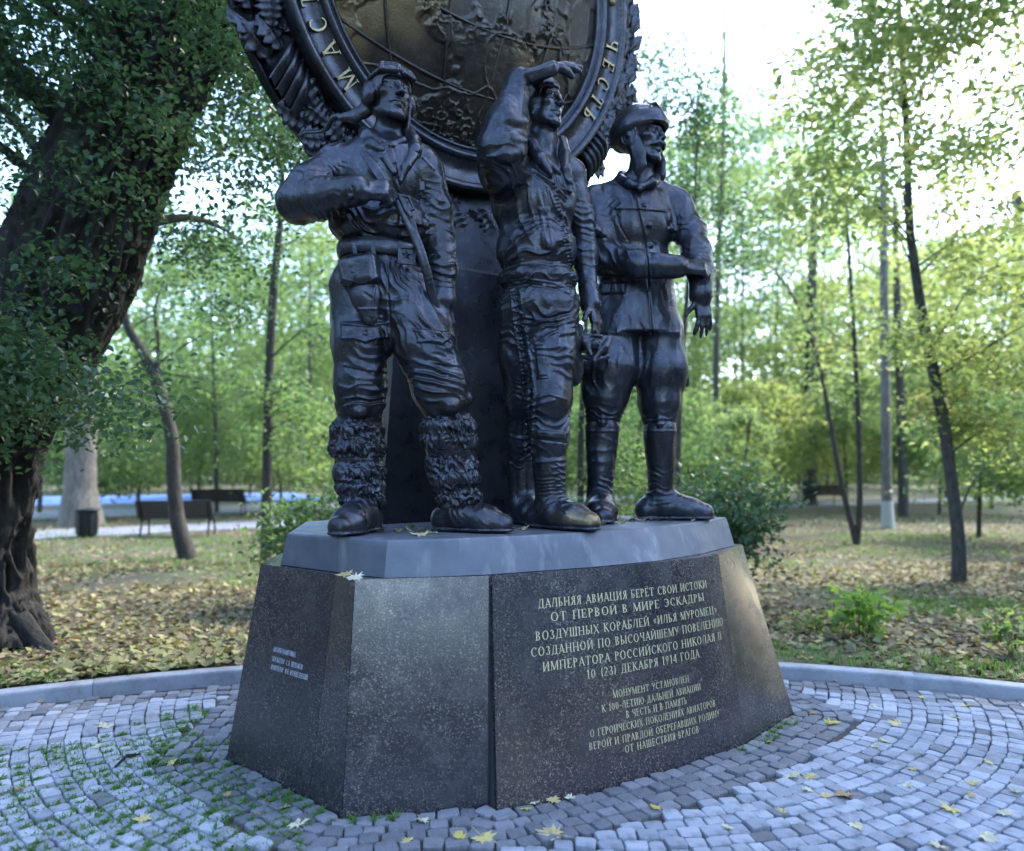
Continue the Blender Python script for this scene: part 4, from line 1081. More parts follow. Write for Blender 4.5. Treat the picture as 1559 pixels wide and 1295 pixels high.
# ================================================================== centre: airman shading his eyes
def airman_salute():
    D = 4.52; f, Z = mkf(D)
    root = statue('aviator_statue', (f(820, 800)[0], D, ZS), 'bronze airman in laced flight suit shading his eyes with a raised gloved hand')
    s = Sculpt(.005)
    s.ell(f(812, 305, 0), (.250, .190, .27), k=.03)
    s.ell(f(817, 380, .0), (.240, .185, .20), k=.06)
    s.ell(f(819, 425, .0), (.238, .190, .085), k=.04)
    s.ell(f(822, 462, .0), (.222, .180, .17), k=.05)
    s.cone(f(785, 258, -.03), f(868, 262, .12), .095, .085, k=.07)
    s.cone(f(824, 222, .04), f(790, 248, -.02), .07, .07, k=.05); s.cone(f(830, 225, .05), f(862, 255, .10), .065, .06, k=.05)
    s.cone(f(824, 240, .03), f(831, 182, .0), .092, .078, k=.03)
    # raised arm
    s.tube([f(782, 275, -.03), f(766, 258, -.18), f(762, 228, -.27)], [.128, .130, .122], k=.06)
    s.tube([f(764, 226, -.28), f(773, 190, -.27), f(783, 150, -.25)], [.126, .112, .080], k=.06)
    s.cone(f(782, 150, -.25), f(792, 124, -.24), .080, .074, k=.010)
    add_hand(s, f(795, 120, -.24), (.93, .10, .36), (-.34, -.40, .86), .355, thumb=-1, curls=[.10, .14, .20, .34], tcurl=.5, tout=.55, fat=1.28, spread=.04)
    # far arm, hanging
    s.tube([f(868, 268, .12), f(884, 330, .16), f(890, 385, .15), f(898, 452, .08)], [.088, .080, .076, .054], k=.05)
    s.cone(f(897, 440, .09), f(900, 462, .07), .062, .066, k=.006)
    add_hand(s, f(901, 464, .06), (.22, -.22, -1), (.80, -.55, .15), .25, thumb=1, curls=[.30, .34, .38, .42], tcurl=.2, tout=.75)
    # collar and open zip
    s.tube([f(804, 205, .0), f(810, 222, -.12), f(822, 240, -.175), f(838, 262, -.18)], [.040, .042, .036, .02], k=.012)
    s.tube([f(856, 215, .06), f(860, 236, -.03), f(862, 258, -.11), f(868, 290, -.12)], [.036, .036, .030, .014], k=.012)
    s.tube([f(818, 226, -.14), f(832, 244, -.165), f(850, 262, -.14)], [.024, .022, .016], k=.010)
    # legs
    s.tube([f(842, 475, -.02), f(838, 540, -.08), f(834, 606, -.13), f(836, 660, -.12), f(838, 735, -.10)], [.150, .148, .126, .105, .082], k=.05)
    s.tube([f(798, 475, .02), f(797, 545, .06), f(797, 610, .12), f(794, 670, .20), f(796, 735, .28)], [.155, .140, .108, .090, .085], k=.05)
    s.ell(f(836, 612, -.22), (.070, .05, .085), k=.03)
    s.ell(f(872, 520, .02), (.060, .12, .10), k=.03)       # pouch on the far hip
    s.ell(f(874, 560, .02), (.055, .11, .11), k=.03)
    for p, q in (((748, 200), (800, 214)), ((746, 238), (792, 232)), ((758, 176), (800, 184))):
        s.tube([f(p[0], p[1], -.32), f((p[0] + q[0]) / 2, (p[1] + q[1]) / 2 + 3, -.375), f(q[0], q[1], -.34)], [.008, .022, .008], k=.05)
    M = frame(R_(47), R_(4), 0); H = .32; hc = f(826, 160, -.02)
    L = add_head(s, hc, M, H)
    zones = [Z(765, 210, -.3, (.13, .15, .18), (.2, 1), .06, .016), Z(770, 270, -.2, (.13, .15, .1), (.6, .8), .055, .014), Z(810, 390, -.15, (.24, .2, .16), (-.35, 1), .055, .020),
             Z(800, 330, -.12, (.14, .2, .18), (1, .35), .085, .010), Z(858, 320, -.08, (.09, .2, .22), (.9, .5), .05, .012), Z(820, 425, -.1, (.26, .2, .08), (-.2, 1), .04, .012),
             Z(795, 500, 0, (.14, .2, .2), (.3, 1), .05, .014), Z(840, 490, -.12, (.16, .2, .14), (-.35, 1), .055, .016), Z(838, 560, -.15, (.15, .2, .12), (.3, 1), .06, .014),
             Z(835, 650, -.15, (.15, .2, .18), (-.25, 1), .05, .015), Z(795, 650, .1, (.12, .2, .22), (.2, 1), .042, .013), Z(890, 380, .1, (.08, .12, .22), (.2, 1), .05, .012), Z(782, 150, -.25, .09, (.3, 1), .035, .007)]
    lines = [([(758, 440), (800, 432), (840, 438), (878, 452)], 2.0, -.008), ([(757, 430), (800, 424), (840, 430), (880, 444)], 1.8, .006),
             ([(838, 262), (855, 330), (872, 400), (876, 440)], 2.0, .010), ([(843, 262), (860, 330), (877, 400)], 1.5, -.006), ([(812, 258), (838, 276), (862, 300)], 1.8, .008), ([(812, 264), (836, 282), (860, 308)], 1.4, -.006),
             ([(822, 318), (834, 376)], 2.2, .008), ([(828, 318), (840, 376)], 1.3, -.005), ([(768, 290), (768, 330)], 1.3, .004),
             ([(785, 440), (790, 490), (800, 545), (806, 590), (805, 640), (804, 690)], 2.2, -.012), ([(777, 440), (782, 490), (792, 545), (797, 590), (797, 640), (797, 690)], 1.6, .008), ([(792, 440), (798, 490), (808, 545), (814, 590), (812, 640), (810, 690)], 1.6, .008),
             ([(814, 655), (862, 660)], 1.5, .007), ([(812, 668), (862, 674)], 1.5, -.006), ([(812, 530), (830, 530), (836, 575), (818, 575)], 1.4, .006), ([(814, 606), (836, 600), (862, 608)], 1.6, .007)]
    for i in range(26):                                                # lacing
        t = i / 25; yy = 446 + t * 240; xx = np.interp(yy, [440, 490, 545, 590, 640, 690], [785, 790, 800, 806, 805, 804]); e = 1 if i % 2 else -1
        lines.append(([(xx - 7, yy - 2.6 * e), (xx + 7, yy + 2.6 * e)], 1.4, .010))
    for i in range(30):                                                # zip teeth
        t = i / 29; xx = 840 + 36 * t; yy = 268 + 170 * t; lines.append(([(xx - 2.5, yy), (xx + 4, yy - 1)], 1.0, .006))
    areas = [([(815, 526), (828, 526), (834, 572), (820, 574)], .012, 1.8), ([(818, 656), (860, 660), (860, 668), (818, 664)], .012, 1.6), ([(846, 486), (874, 480), (876, 508), (850, 512)], .012, 1.8),
             ([(820, 316), (836, 316), (842, 378), (826, 378)], .006, 1.8)]
    V, Q = finish(s, zones, lines, areas, .006, 21, face=(hc + M[:, 1] * .06, .20))
    sculpt_obj('figure', V, Q, M_BRONZE, root)
    h = Sculpt(.005)                                                   # close-fitting cap
    h.ell(L(0, -.06, .16), np.array([.335, .425, .365]) * H, M, k=.02)
    h.box(L(0, .44, -.20), np.array([.26, .30, .40]) * H, M, rd=.09 * H, k=.012, op='cut')
    h.half(L(0, -.1, -.14), -M[:, 2] + .45 * M[:, 1], L(0, 0, 0) - .4, L(0, 0, 0) + .4, k=.02)
    part('cap', h, root, [], .006, 24)
    # oxygen mask carried in the far hand
    m = Sculpt(.005)
    m.box(f(903, 524, .03), (.085, .06, .060), frame(R_(20), 0, R_(-8)), rd=.03, k=.01)
    m.tube([f(882, 498, .02), f(890, 520, -.04), f(900, 540, -.05)], [.018, .024, .012], k=.012); m.tube([f(930, 512, .02), f(920, 528, -.03), f(906, 545, -.04)], [.010, .022, .014], k=.012)
    m.tube([f(888, 543, .0), f(905, 549, -.04), f(924, 542, .0)], .014, k=.008); m.ell(f(905, 524, -.02), (.034, .04, .034), k=.01)
    m.ell(f(903, 512, .0), (.06, .05, .02), k=.006)
    part('oxygen_mask', m, root, [], .006, 9)
    bl = []
    for i in range(7): bl.append(([(846 - 4 + i * 2.2, 712 + i * 9.5), (862 + i * 2.2, 708 + i * 9.5)], 1.5, .009)); bl.append(([(847 + i * 2.2, 706 + i * 9.5), (860 + i * 2.2, 714 + i * 9.5)], 1.4, .008))
    bl += [([(812, 704), (860, 700)], 1.8, .008), ([(828, 775), (845, 765), (862, 780)], 1.5, .006)]
    boot('boot', root, W(836, 700, D - .11), W(838, 765, D - .10), (.72, -.70), .44, .098, .082, toe_gold=True, lines=bl, wr=[Z(836, 745, -.15, (.1, .1, .08), (0, 1), .04, .008)], wid=1.05)
    boot('boot', root, W(795, 704, D + .26), W(797, 760, D + .26), (.45, -.9), .38, .098, .088, lines=[([(776, 706), (826, 704)], 1.8, .007)], wr=[Z(796, 750, .3, (.1, .1, .08), (0, 1), .045, .008)], wid=1.05)
    settle(root)

# ================================================================== right: officer with moustache
def airman_officer():
    D = 5.05; f, Z = mkf(D)
    root = statue('aviator_statue', (f(965, 790)[0], D, ZS), 'bronze moustached officer in crested leather helmet clasping his own wrist')
    s = Sculpt(.0055)
    s.ell(f(966, 345, 0), (.262, .190, .27), k=.03)
    s.ell(f(968, 410, 0), (.245, .180, .20), k=.05)
    s.cone(f(968, 425, .0), f(970, 512, .0), .240, .292, k=.05, flat=((0, 1, 0), .74))
    s.half(f(970, 511, 0), (0, 0, -1), f(970, 511) + [-.5, -.5, -.4], f(970, 511) + [.5, .5, .02], k=.006)
    s.cone(f(908, 303, .0), f(1030, 308, .02), .092, .088, k=.07)
    s.cone(f(968, 272, .04), f(925, 292, .02), .065, .06, k=.05); s.cone(f(978, 272, .04), f(1018, 296, .03), .065, .06, k=.05)
    s.cone(f(972, 290, .03), f(978, 240, .0), .090, .080, k=.03)
    s.tube([f(948, 268, .10), f(944, 276, .0), f(958, 280, -.13), f(975, 284, -.17)], [.04, .04, .032, .02], k=.012)
    s.tube([f(975, 284, -.17), f(992, 278, -.13), f(1000, 272, .0)], [.02, .030, .036], k=.012)
    s.tube([f(925, 284, .10), f(905, 292, .03)], [.02, .03], k=.02)
    # right arm across the body
    s.tube([f(904, 312, -.02), f(906, 352, -.06), f(918, 394, -.14)], [.105, .100, .094], k=.05)
    s.tube([f(918, 394, -.15), f(968, 402, -.29), f(1012, 405, -.345)], [.098, .084, .068], k=.04)
    s.cone(f(998, 404, -.34), f(1032, 406, -.355), .078, .072, k=.008)
    add_hand(s, f(1038, 404, -.35), (1, .10, -.10), (.10, -.70, .70), .27, thumb=-1, curls=[.62, .68, .7, .74], tcurl=.5, tout=.4, fat=1.1)
    # left arm, wrist held in front
    s.tube([f(1034, 318, .02), f(1050, 352, -.04), f(1060, 384, -.14)], [.100, .096, .092], k=.05)
    s.tube([f(1060, 384, -.15), f(1066, 412, -.22), f(1066, 440, -.24)], [.090, .082, .066], k=.04)
    s.cone(f(1066, 418, -.235), f(1067, 447, -.245), .076, .078, k=.008)
    add_hand(s, f(1068, 452, -.245), (.10, -.12, -1), (.35, -1, .1), .255, thumb=1, curls=[.20, .16, .16, .22], spread=.22, tcurl=.3, tout=.8)
    # breeches, full at the thigh
    s.tube([f(936, 505, .0), f(928, 560, -.02), f(921, 605, -.03), f(916, 645, -.01)], [.165, .185, .140, .098], k=.05)
    s.tube([f(1004, 505, .0), f(1006, 565, .0), f(1004, 612, -.01), f(1004, 648, .0)], [.160, .165, .130, .100], k=.05)
    s.ell(f(902, 575, .02), (.075, .12, .17), k=.06); s.ell(f(1026, 560, .02), (.065, .12, .17), k=.06)
    for y in (626, 634, 642):
        for cx, dd in ((917, -.02), (1004, -.005)):
            s.tube([f(cx - 21, y - 2, dd), f(cx, y + 3, dd - .10), f(cx + 21, y, dd)], .020, k=.02)
    for p, q in (((912, 372), (944, 392)), ((905, 392), (950, 410)), ((890, 340), (918, 356))):
        s.tube([f(p[0], p[1], -.16), f((p[0] + q[0]) / 2, (p[1] + q[1]) / 2, -.225), f(q[0], q[1], -.22)], [.010, .024, .010], k=.05)
    M = frame(R_(46), R_(2), 0); H = .375; hc = f(977, 211, -.03)
    L = add_head(s, hc, M, H, True)
    zones = [Z(905, 345, -.08, (.11, .2, .22), (-.5, 1), .06, .014), Z(940, 398, -.22, (.16, .2, .10), (.9, .5), .055, .014), Z(1052, 360, -.08, (.11, .2, .15), (.4, 1), .055, .015),
             Z(930, 460, -.1, (.12, .2, .2), (1, .1), .09, .008), Z(1015, 465, -.1, (.12, .2, .2), (1, -.1), .08, .012), Z(925, 570, -.1, (.17, .2, .22), (1, .35), .085, .014), Z(1005, 570, -.1, (.15, .2, .2), (1, -.25), .075, .016),
             Z(917, 635, -.05, (.13, .2, .07), (.1, 1), .04, .012), Z(1004, 640, -.05, (.13, .2, .07), (-.1, 1), .04, .012), Z(930, 320, -.12, (.12, .1, .08), (.8, -.6), .06, .007), Z(985, 500, -.18, (.1, .1, .15), (1, 0), .07, .010)]
    lines = [([(965, 290), (970, 318), (980, 360), (985, 400), (988, 450), (992, 508)], 1.5, -.009), ([(968, 290), (974, 318), (984, 360), (989, 400), (992, 450), (996, 508)], 1.3, .005),
             ([(935, 317), (968, 317), (1016, 321)], 1.5, .006), ([(935, 319.5), (968, 319.5), (1016, 323.5)], 1.2, -.006), ([(936, 318), (944, 345), (956, 365)], 1.4, -.004), ([(1020, 300), (1030, 335), (1026, 380)], 1.4, -.006),
             ([(906, 506), (990, 508), (1034, 505)], 1.2, .004), ([(888, 330), (900, 345), (915, 352)], 1.3, .003)]
    areas = [([(905, 431), (953, 430), (952, 446), (906, 448)], .012, 1.5), ([(1012, 322), (1020, 320), (1022, 336), (1016, 340)], .012, 1.6), ([(1018, 340), (1030, 342), (1030, 352), (1020, 354)], .012, 1.6)]
    for x, y in ((981, 313), (988, 343), (990, 374), (1021, 348), (1023, 379), (973, 287)):
        areas.append(([(x + 3.2 * math.cos(a), y + 3.2 * math.sin(a)) for a in np.linspace(0, 6.28, 9)[:-1]], .016, 1.8))
    V, Q = finish(s, zones, lines, areas, .006, 41, face=(hc + M[:, 1] * .05, .29))
    sculpt_obj('figure', V, Q, M_BRONZE, root)
    h = Sculpt(.0055)
    h.ell(L(0, -.07, .17), np.array([.400, .490, .400]) * H, M, k=.02)
    h.ell(L(0, -.14, .32), np.array([.30, .36, .24]) * H, M, k=.06)
    h.box(L(0, .40, -.20), np.array([.225, .34, .36]) * H, M, rd=.06 * H, k=.012, op='cut')
    h.half(L(0, -.1, -.26), -M[:, 2] + .2 * M[:, 1], L(0, 0, 0) - .4, L(0, 0, 0) + .4, k=.02)
    Mt = M @ np.array([[1, 0, 0], [0, math.cos(.22), -math.sin(.22)], [0, math.sin(.22), math.cos(.22)]])
    for i in range(64):                                               # rolled band round the crown
        a0, a1 = i * 2 * math.pi / 64, (i + 1) * 2 * math.pi / 64
        pp = [L(.395 * math.sin(a), -.07 + .480 * math.cos(a), .165 + .095 * math.cos(a)) for a in (a0, a1)]
        h.cone(pp[0], pp[1], .034 * H, k=.022, flat=(Mt[:, 2], 2.6))
    h.tube([L(.26 * math.sin(a), .22 + .24 * math.cos(a), .145 - .02 * math.cos(a)) for a in np.linspace(-1.5, 1.5, 9)], .050 * H, k=.008, flat=(M[:, 2], .30))   # peak
    for x in (-1, 1):
        h.ell(L(.335 * x, -.02, -.06), np.array([.05, .15, .17]) * H, M, k=.012)
        for rr_ in (.10, .155): h.tube([L(.365 * x, -.02 + rr_ * math.cos(a), -.05 + rr_ * math.sin(a)) for a in np.linspace(0, 2 * math.pi, 15)], .018 * H, k=.004)
        h.ell(L(.38 * x, -.02, -.05), np.array([.035, .05, .05]) * H, M, k=.006)
        h.tube([L(.32 * x, .05, -.20), L(.31 * x, .12, -.42), L(.31 * x, .14, -.62), L(.32 * x, .12, -.74)], np.array([.15, .15, .13, .06]) * H, k=.02, flat=(M[:, 0], .40))
    hel = part('flying_helmet', h, root, [], .003, 44)
    em = Sculpt(.0045)
    r = random.Random(4)
    for i in range(26):
        a = r.uniform(-.5, .5); zz = r.uniform(.26, .56); c = L(.39 * math.sin(a), -.06 + .49 * math.cos(a) * math.sqrt(max(1 - ((zz - .20) / .44) ** 2, .05)), zz); em.ell(c, np.array([.028, .03, .020]) * H * r.uniform(.6, 1.2), M, k=.006)
    for x in (-1, 1): em.tube([L(.03 * x, .425, .36), L(.12 * x, .39, .46), L(.20 * x, .34, .43), L(.24 * x, .33, .33)], .020 * H, k=.006)
    e = part('helmet_badge', em, root); e.parent = hel
    strap('scabbard', [f(1034, 500, -.02), f(1038, 530, -.03), f(1041, 556, -.03), f(1044, 584, -.02)], .024, .016, root)
    wr = lambda x, dd: [Z(x, 735, dd, (.12, .15, .09), (.1, 1), .045, .012), Z(x, 690, dd, (.12, .15, .12), (.15, 1), .08, .005)]
    boot('boot', root, W(917, 652, D - .01), W(913, 752, D - .03), (-.05, -1), .40, .112, .082, wr=wr(914, -.08), lines=[([(890, 656), (940, 656)], 1.6, .006)], wid=1.1, h=.0065)
    boot('boot', root, W(1005, 652, D), W(1006, 752, D + .05), (.97, -.10), .44, .112, .080, wr=wr(1006, -.05), lines=[([(980, 656), (1030, 656)], 1.6, .006), ([(990, 768), (1020, 764)], 1.4, .006)], wid=1.05, h=.0065)
    settle(root)
airman_fur(); airman_salute(); airman_officer()
# ------------------------------------------------------------------ ground: cobbled plaza, kerb, lawn, paths
PC = np.array([.19, -1.66]); PR = 7.70        # centre and radius of the round plaza
CC = np.array([.40, 6.20])                    # centre of the cobble courses
FOOT = np.array(foot_poly())
def zl(x, y):
    """height of the lawn"""
    t = np.hypot(x - PC[0], y - PC[1]) - 7.84
    return .088 - .20 * np.clip(t / 12, 0, 1) ** .9 + 0 * x
def poly_sd(P, poly):
    """distance to a closed outline, negative inside"""
    P = np.atleast_2d(P); best = np.full(len(P), 1e9); ins = np.zeros(len(P), bool)
    for a, b in zip(poly, np.roll(poly, -1, 0)):
        ba = b - a; t = np.clip(((P - a) @ ba) / (ba @ ba), 0, 1); best = np.minimum(best, np.linalg.norm(P - a - t[:, None] * ba, axis=1))
        c = ((a[1] > P[:, 1]) != (b[1] > P[:, 1])) & (P[:, 0] < (b[0] - a[0]) * (P[:, 1] - a[1]) / ((b[1] - a[1]) if b[1] != a[1] else 1e-9) + a[0]); ins ^= c
    return np.where(ins, -best, best)
n = 96
bed_v = [(*PC, -.014)] + [(PC[0] + 7.74 * math.cos(a), PC[1] + 7.74 * math.sin(a), -.014) for a in np.linspace(0, 2 * math.pi, n, endpoint=False)]
plaza = tag(obj('plaza', bed_v, [(0, 1 + i, 1 + (i + 1) % n) for i in range(n)], M_SOIL, None, False), kind='structure')
def cobble_mesh(seed, L=.050, Wd=.050):
    r = np.random.default_rng(seed); V = []; 
    cor = np.array([(-1, -1), (1, -1), (1, 1), (-1, 1)], float) * [L, Wd] + r.normal(0, .0042, (4, 2))
    out = []
    for i in range(4):                                   # eight-sided outline with clipped corners
        p, q, o = cor[i], cor[(i + 1) % 4], cor[i - 1]
        out += [p + (o - p) * r.uniform(.06, .20), p + (q - p) * r.uniform(.06, .20)]
    out = np.array(out); c = out.mean(0)
    for z, s in ((-.05, 1.0), (-.006, 1.0), (.002, .972), (.006, .90)):
        for p in out: V.append((*(c + (p - c) * s), z + (r.normal(0, .0012) if z > 0 else 0)))
    V.append((*c, .0085))
    F = []
    for l in range(3):
        for i in range(8): j = (i + 1) % 8; F.append((l * 8 + i, l * 8 + j, l * 8 + 8 + j, l * 8 + 8 + i))
    F += [(24 + i, 24 + (i + 1) % 8, 32) for i in range(8)]
    return np.array(V), F
COBS = [cobble_mesh(i) for i in range(14)]
def fill_cobbles():
    items = []                                            # x, y, angle, length scale, width scale, dark
    # three dark courses that follow the plinth
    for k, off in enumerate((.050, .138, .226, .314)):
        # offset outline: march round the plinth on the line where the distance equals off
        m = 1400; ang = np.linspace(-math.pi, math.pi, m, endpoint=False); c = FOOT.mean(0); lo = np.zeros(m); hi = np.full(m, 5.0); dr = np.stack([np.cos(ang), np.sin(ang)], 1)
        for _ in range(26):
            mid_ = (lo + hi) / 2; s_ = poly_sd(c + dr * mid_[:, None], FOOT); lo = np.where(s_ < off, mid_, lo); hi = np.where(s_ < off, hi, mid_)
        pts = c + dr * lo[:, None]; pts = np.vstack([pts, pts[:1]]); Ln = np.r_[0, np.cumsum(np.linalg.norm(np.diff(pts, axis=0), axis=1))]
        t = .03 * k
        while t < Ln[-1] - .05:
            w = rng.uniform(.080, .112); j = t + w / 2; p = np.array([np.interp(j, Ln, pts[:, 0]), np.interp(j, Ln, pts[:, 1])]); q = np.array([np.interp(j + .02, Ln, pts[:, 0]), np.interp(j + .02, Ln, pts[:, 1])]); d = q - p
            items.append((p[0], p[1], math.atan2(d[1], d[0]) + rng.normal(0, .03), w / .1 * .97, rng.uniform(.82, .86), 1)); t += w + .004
    for k in range(0, 76):
        r = 1.2 + k * .0870; a = 0
        if r > 7.6: break
        a0 = rng.uniform(0, 6.28); a = a0
        while a < a0 + 2 * math.pi - .06 / r:
            w = rng.uniform(.074, .112); a += w / r / 2
            x = CC[0] + r * math.cos(a) ; y = CC[1] + r * math.sin(a); a += w / r / 2 + .003 / r
            if y < 1.9 or y > 6.2 or abs(x) > y * .69 + 1.6: continue
            if np.hypot(x - PC[0], y - PC[1]) > PR - .055: continue
            items.append((x, y, a - w / r / 2 + math.pi / 2, w / .100 * .985, rng.uniform(.80, .855), 0))
    it = np.array(items); sd = poly_sd(it[:, :2], FOOT); ok = (it[:, 5] == 1) & (sd > .03) & (np.hypot(it[:, 0] - PC[0], it[:, 1] - PC[1]) < PR - .05) | (it[:, 5] == 0) & (sd > .378)
    it = it[ok]
    # odd single dark stones in the pale field and a dark run along the kerb
    kd = PR - np.hypot(it[:, 0] - PC[0], it[:, 1] - PC[1])
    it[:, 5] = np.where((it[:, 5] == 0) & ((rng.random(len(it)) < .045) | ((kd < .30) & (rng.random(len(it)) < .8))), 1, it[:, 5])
    px = to_px(np.c_[it[:, :2], np.zeros(len(it))]); vis = (px[:, 0] > -20) & (px[:, 0] < 1580) & (px[:, 1] < 1310)
    order = np.argsort(np.where(vis, it[:, 1], 99)); near = order[:300]; rest = order[300:]
    meshes = {}
    for i in near:
        x, y, a, sx, sy, dk = it[i]; v = int(rng.integers(len(COBS))); key = (v, dk)
        if key not in meshes:
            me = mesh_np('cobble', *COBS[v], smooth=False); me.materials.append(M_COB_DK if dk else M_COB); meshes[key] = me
        o = bpy.data.objects.new('cobble', meshes[key]); C.objects.link(o); o.parent = plaza
        o.location = (x, y, rng.normal(0, .004)); o.rotation_euler = (rng.normal(0, .035), rng.normal(0, .035), a + (math.pi if rng.random() < .5 else 0)); o.scale = (sx, sy, 1)
    for dk in (0, 1):
        VV = []; FF = []; b = 0
        for i in rest:
            x, y, a, sx, sy, d = it[i]
            if d != dk: continue
            v, f = COBS[int(rng.integers(len(COBS)))]; q = v * [sx, sy, 1]; q[:, 2] += q[:, 0] * rng.normal(0, .035) + q[:, 1] * rng.normal(0, .035) + rng.normal(0, .004)
            ca, sa = math.cos(a), math.sin(a); VV.append(np.c_[q[:, 0] * ca - q[:, 1] * sa + x, q[:, 0] * sa + q[:, 1] * ca + y, q[:, 2]]); FF += [tuple(j + b for j in t) for t in f]; b += len(v)
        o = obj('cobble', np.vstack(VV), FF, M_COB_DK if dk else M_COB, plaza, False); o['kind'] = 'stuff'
    return it
COB_IT = fill_cobbles()

# kerb of granite lengths round the plaza
kerb = empty('kerb', (0, 6, 0), None, None); kerb['kind'] = 'structure'
def kerb_mesh():
    a = 1.02 / 7.75; g = Geo(); m = 5; prof = [(7.700, -.05), (7.700, .078), (7.704, .090), (7.714, .096), (7.812, .098), (7.822, .092), (7.826, .0)]
    for i in range(m):
        t = -a / 2 + .003 / 7.7 + (a - .006 / 7.7) * i / (m - 1)
        for r, z in prof: g.v.append((r * math.cos(t), r * math.sin(t), z))
    k = len(prof)
    for i in range(m - 1):
        for j in range(k - 1): g.f.append((i * k + j, i * k + j + 1, (i + 1) * k + j + 1, (i + 1) * k + j))
    g.f.append(tuple(reversed(range(k)))); g.f.append(tuple((m - 1) * k + j for j in range(k)))
    me = mesh_np('kerb_stone', g.v, g.f, False); me.materials.append(M_KERB); return me
KM = kerb_mesh()
for i in range(20):
    a = math.pi / 2 + (i - 9.5 + .22) * 1.02 / 7.75
    if abs(i - 9.5) > 8: continue
    o = bpy.data.objects.new('kerb_stone', KM); C.objects.link(o); o.parent = kerb; o.matrix_parent_inverse = Matrix.Translation((0, -6, 0))
    o.location = (PC[0] + rng.normal(0, .003), PC[1] + rng.normal(0, .003), rng.normal(0, .003)); o.rotation_euler = (0, 0, a)

# lawn: one sheet to the horizon
M_LAWN = mat('lawn_soil', (.08, .07, .05), .95); _t = NT(M_LAWN)
_c = _t.ramp(_t.noise(5, 8, .7), [(.28, (.035, .030, .022)), (.5, (.085, .068, .042)), (.72, (.17, .135, .075))])
_c = _t.mix(_c, (.05, .095, .025), _t.ramp(_t.noise(.55, 5, .65), [(.46, (0, 0, 0)), (.62, (.75,) * 3)]))
_c = _t.mix(_c, (.30, .24, .12), _t.ramp(_t.noise(22, 4, .7), [(.55, (0, 0, 0)), (.68, (.7,) * 3)]))
_t.base(_c); _t.bump(_t.noise(30, 6, .7), .9, .03)
rs = np.concatenate([np.linspace(7.80, 12, 24), np.geomspace(12.4, 900, 40)]); as_ = np.linspace(0, 2 * math.pi, 180, endpoint=False)
Rg, Ag = np.meshgrid(rs, as_, indexing='ij'); X = PC[0] + Rg * np.cos(Ag); Y = PC[1] + Rg * np.sin(Ag); Z = zl(X, Y)
Z += (.02 * vnoise(np.stack([X, Y, 0 * X], -1).reshape(-1, 3) * .8, 3).reshape(X.shape)) * np.clip((Rg - 8) / 2, 0, 1)
V = np.stack([X, Y, Z], -1).reshape(-1, 3); m = len(as_)
I = np.arange(len(rs) * m).reshape(len(rs), m); J = np.roll(I, -1, 1)
tag(obj('lawn', V, np.stack([I[:-1], I[1:], J[1:], J[:-1]], -1).reshape(-1, 4), M_LAWN), kind='structure')
# paths crossing the park behind the monument
M_PATH = mat('path_asphalt', (.30, .31, .34), .85); _t = NT(M_PATH)
_t.base(_t.ramp(_t.noise(2.2, 7, .65), [(.3, (.15, .16, .185)), (.7, (.24, .25, .285))])); _t.bump(_t.noise(40, 4), .4, .006)
M_COURT = mat('court_blue', (.10, .20, .52), .7); _t = NT(M_COURT); _t.base(_t.ramp(_t.noise(.8, 5), [(.35, (.08, .16, .42)), (.65, (.15, .27, .58))]))
def strip(name, pts, w, z, m_, kerbw=0):
    P = np.array(smooth_path([np.array(p, float) for p in pts], 8)); T = np.gradient(P, axis=0); T /= np.linalg.norm(T, axis=1)[:, None]; N = np.c_[-T[:, 1], T[:, 0]]
    V = []; F = []
    for p, q in zip(P, N):
        a, b = p - q * w / 2, p + q * w / 2
        V += [(*a, zl(*a) + z - .06), (*a, zl(*a) + z), (*b, zl(*b) + z), (*b, zl(*b) + z - .06)]
    for i in range(len(P) - 1):
        for j in range(3): F.append((i * 4 + j, i * 4 + j + 1, i * 4 + 5 + j, i * 4 + 4 + j))
    return tag(obj(name, V, F, m_, None, False), kind='structure')
path_pts = [(-34, 4), (-20, 12.5), (-10.2, 19.6), (-5.5, 22.8), (9.3, 30.8), (25, 38.5), (60, 54)]
strip('path', path_pts, 2.6, .035, M_PATH)
strip('path', [(-45, 16), (-20, 24.5), (-10, 29.5), (-4, 33), (12, 42)], 5.0, .030, M_PATH)
strip('court', [(-40, 31), (-26, 34.5), (-17, 38), (-11, 41)], 9.5, .040, M_COURT)
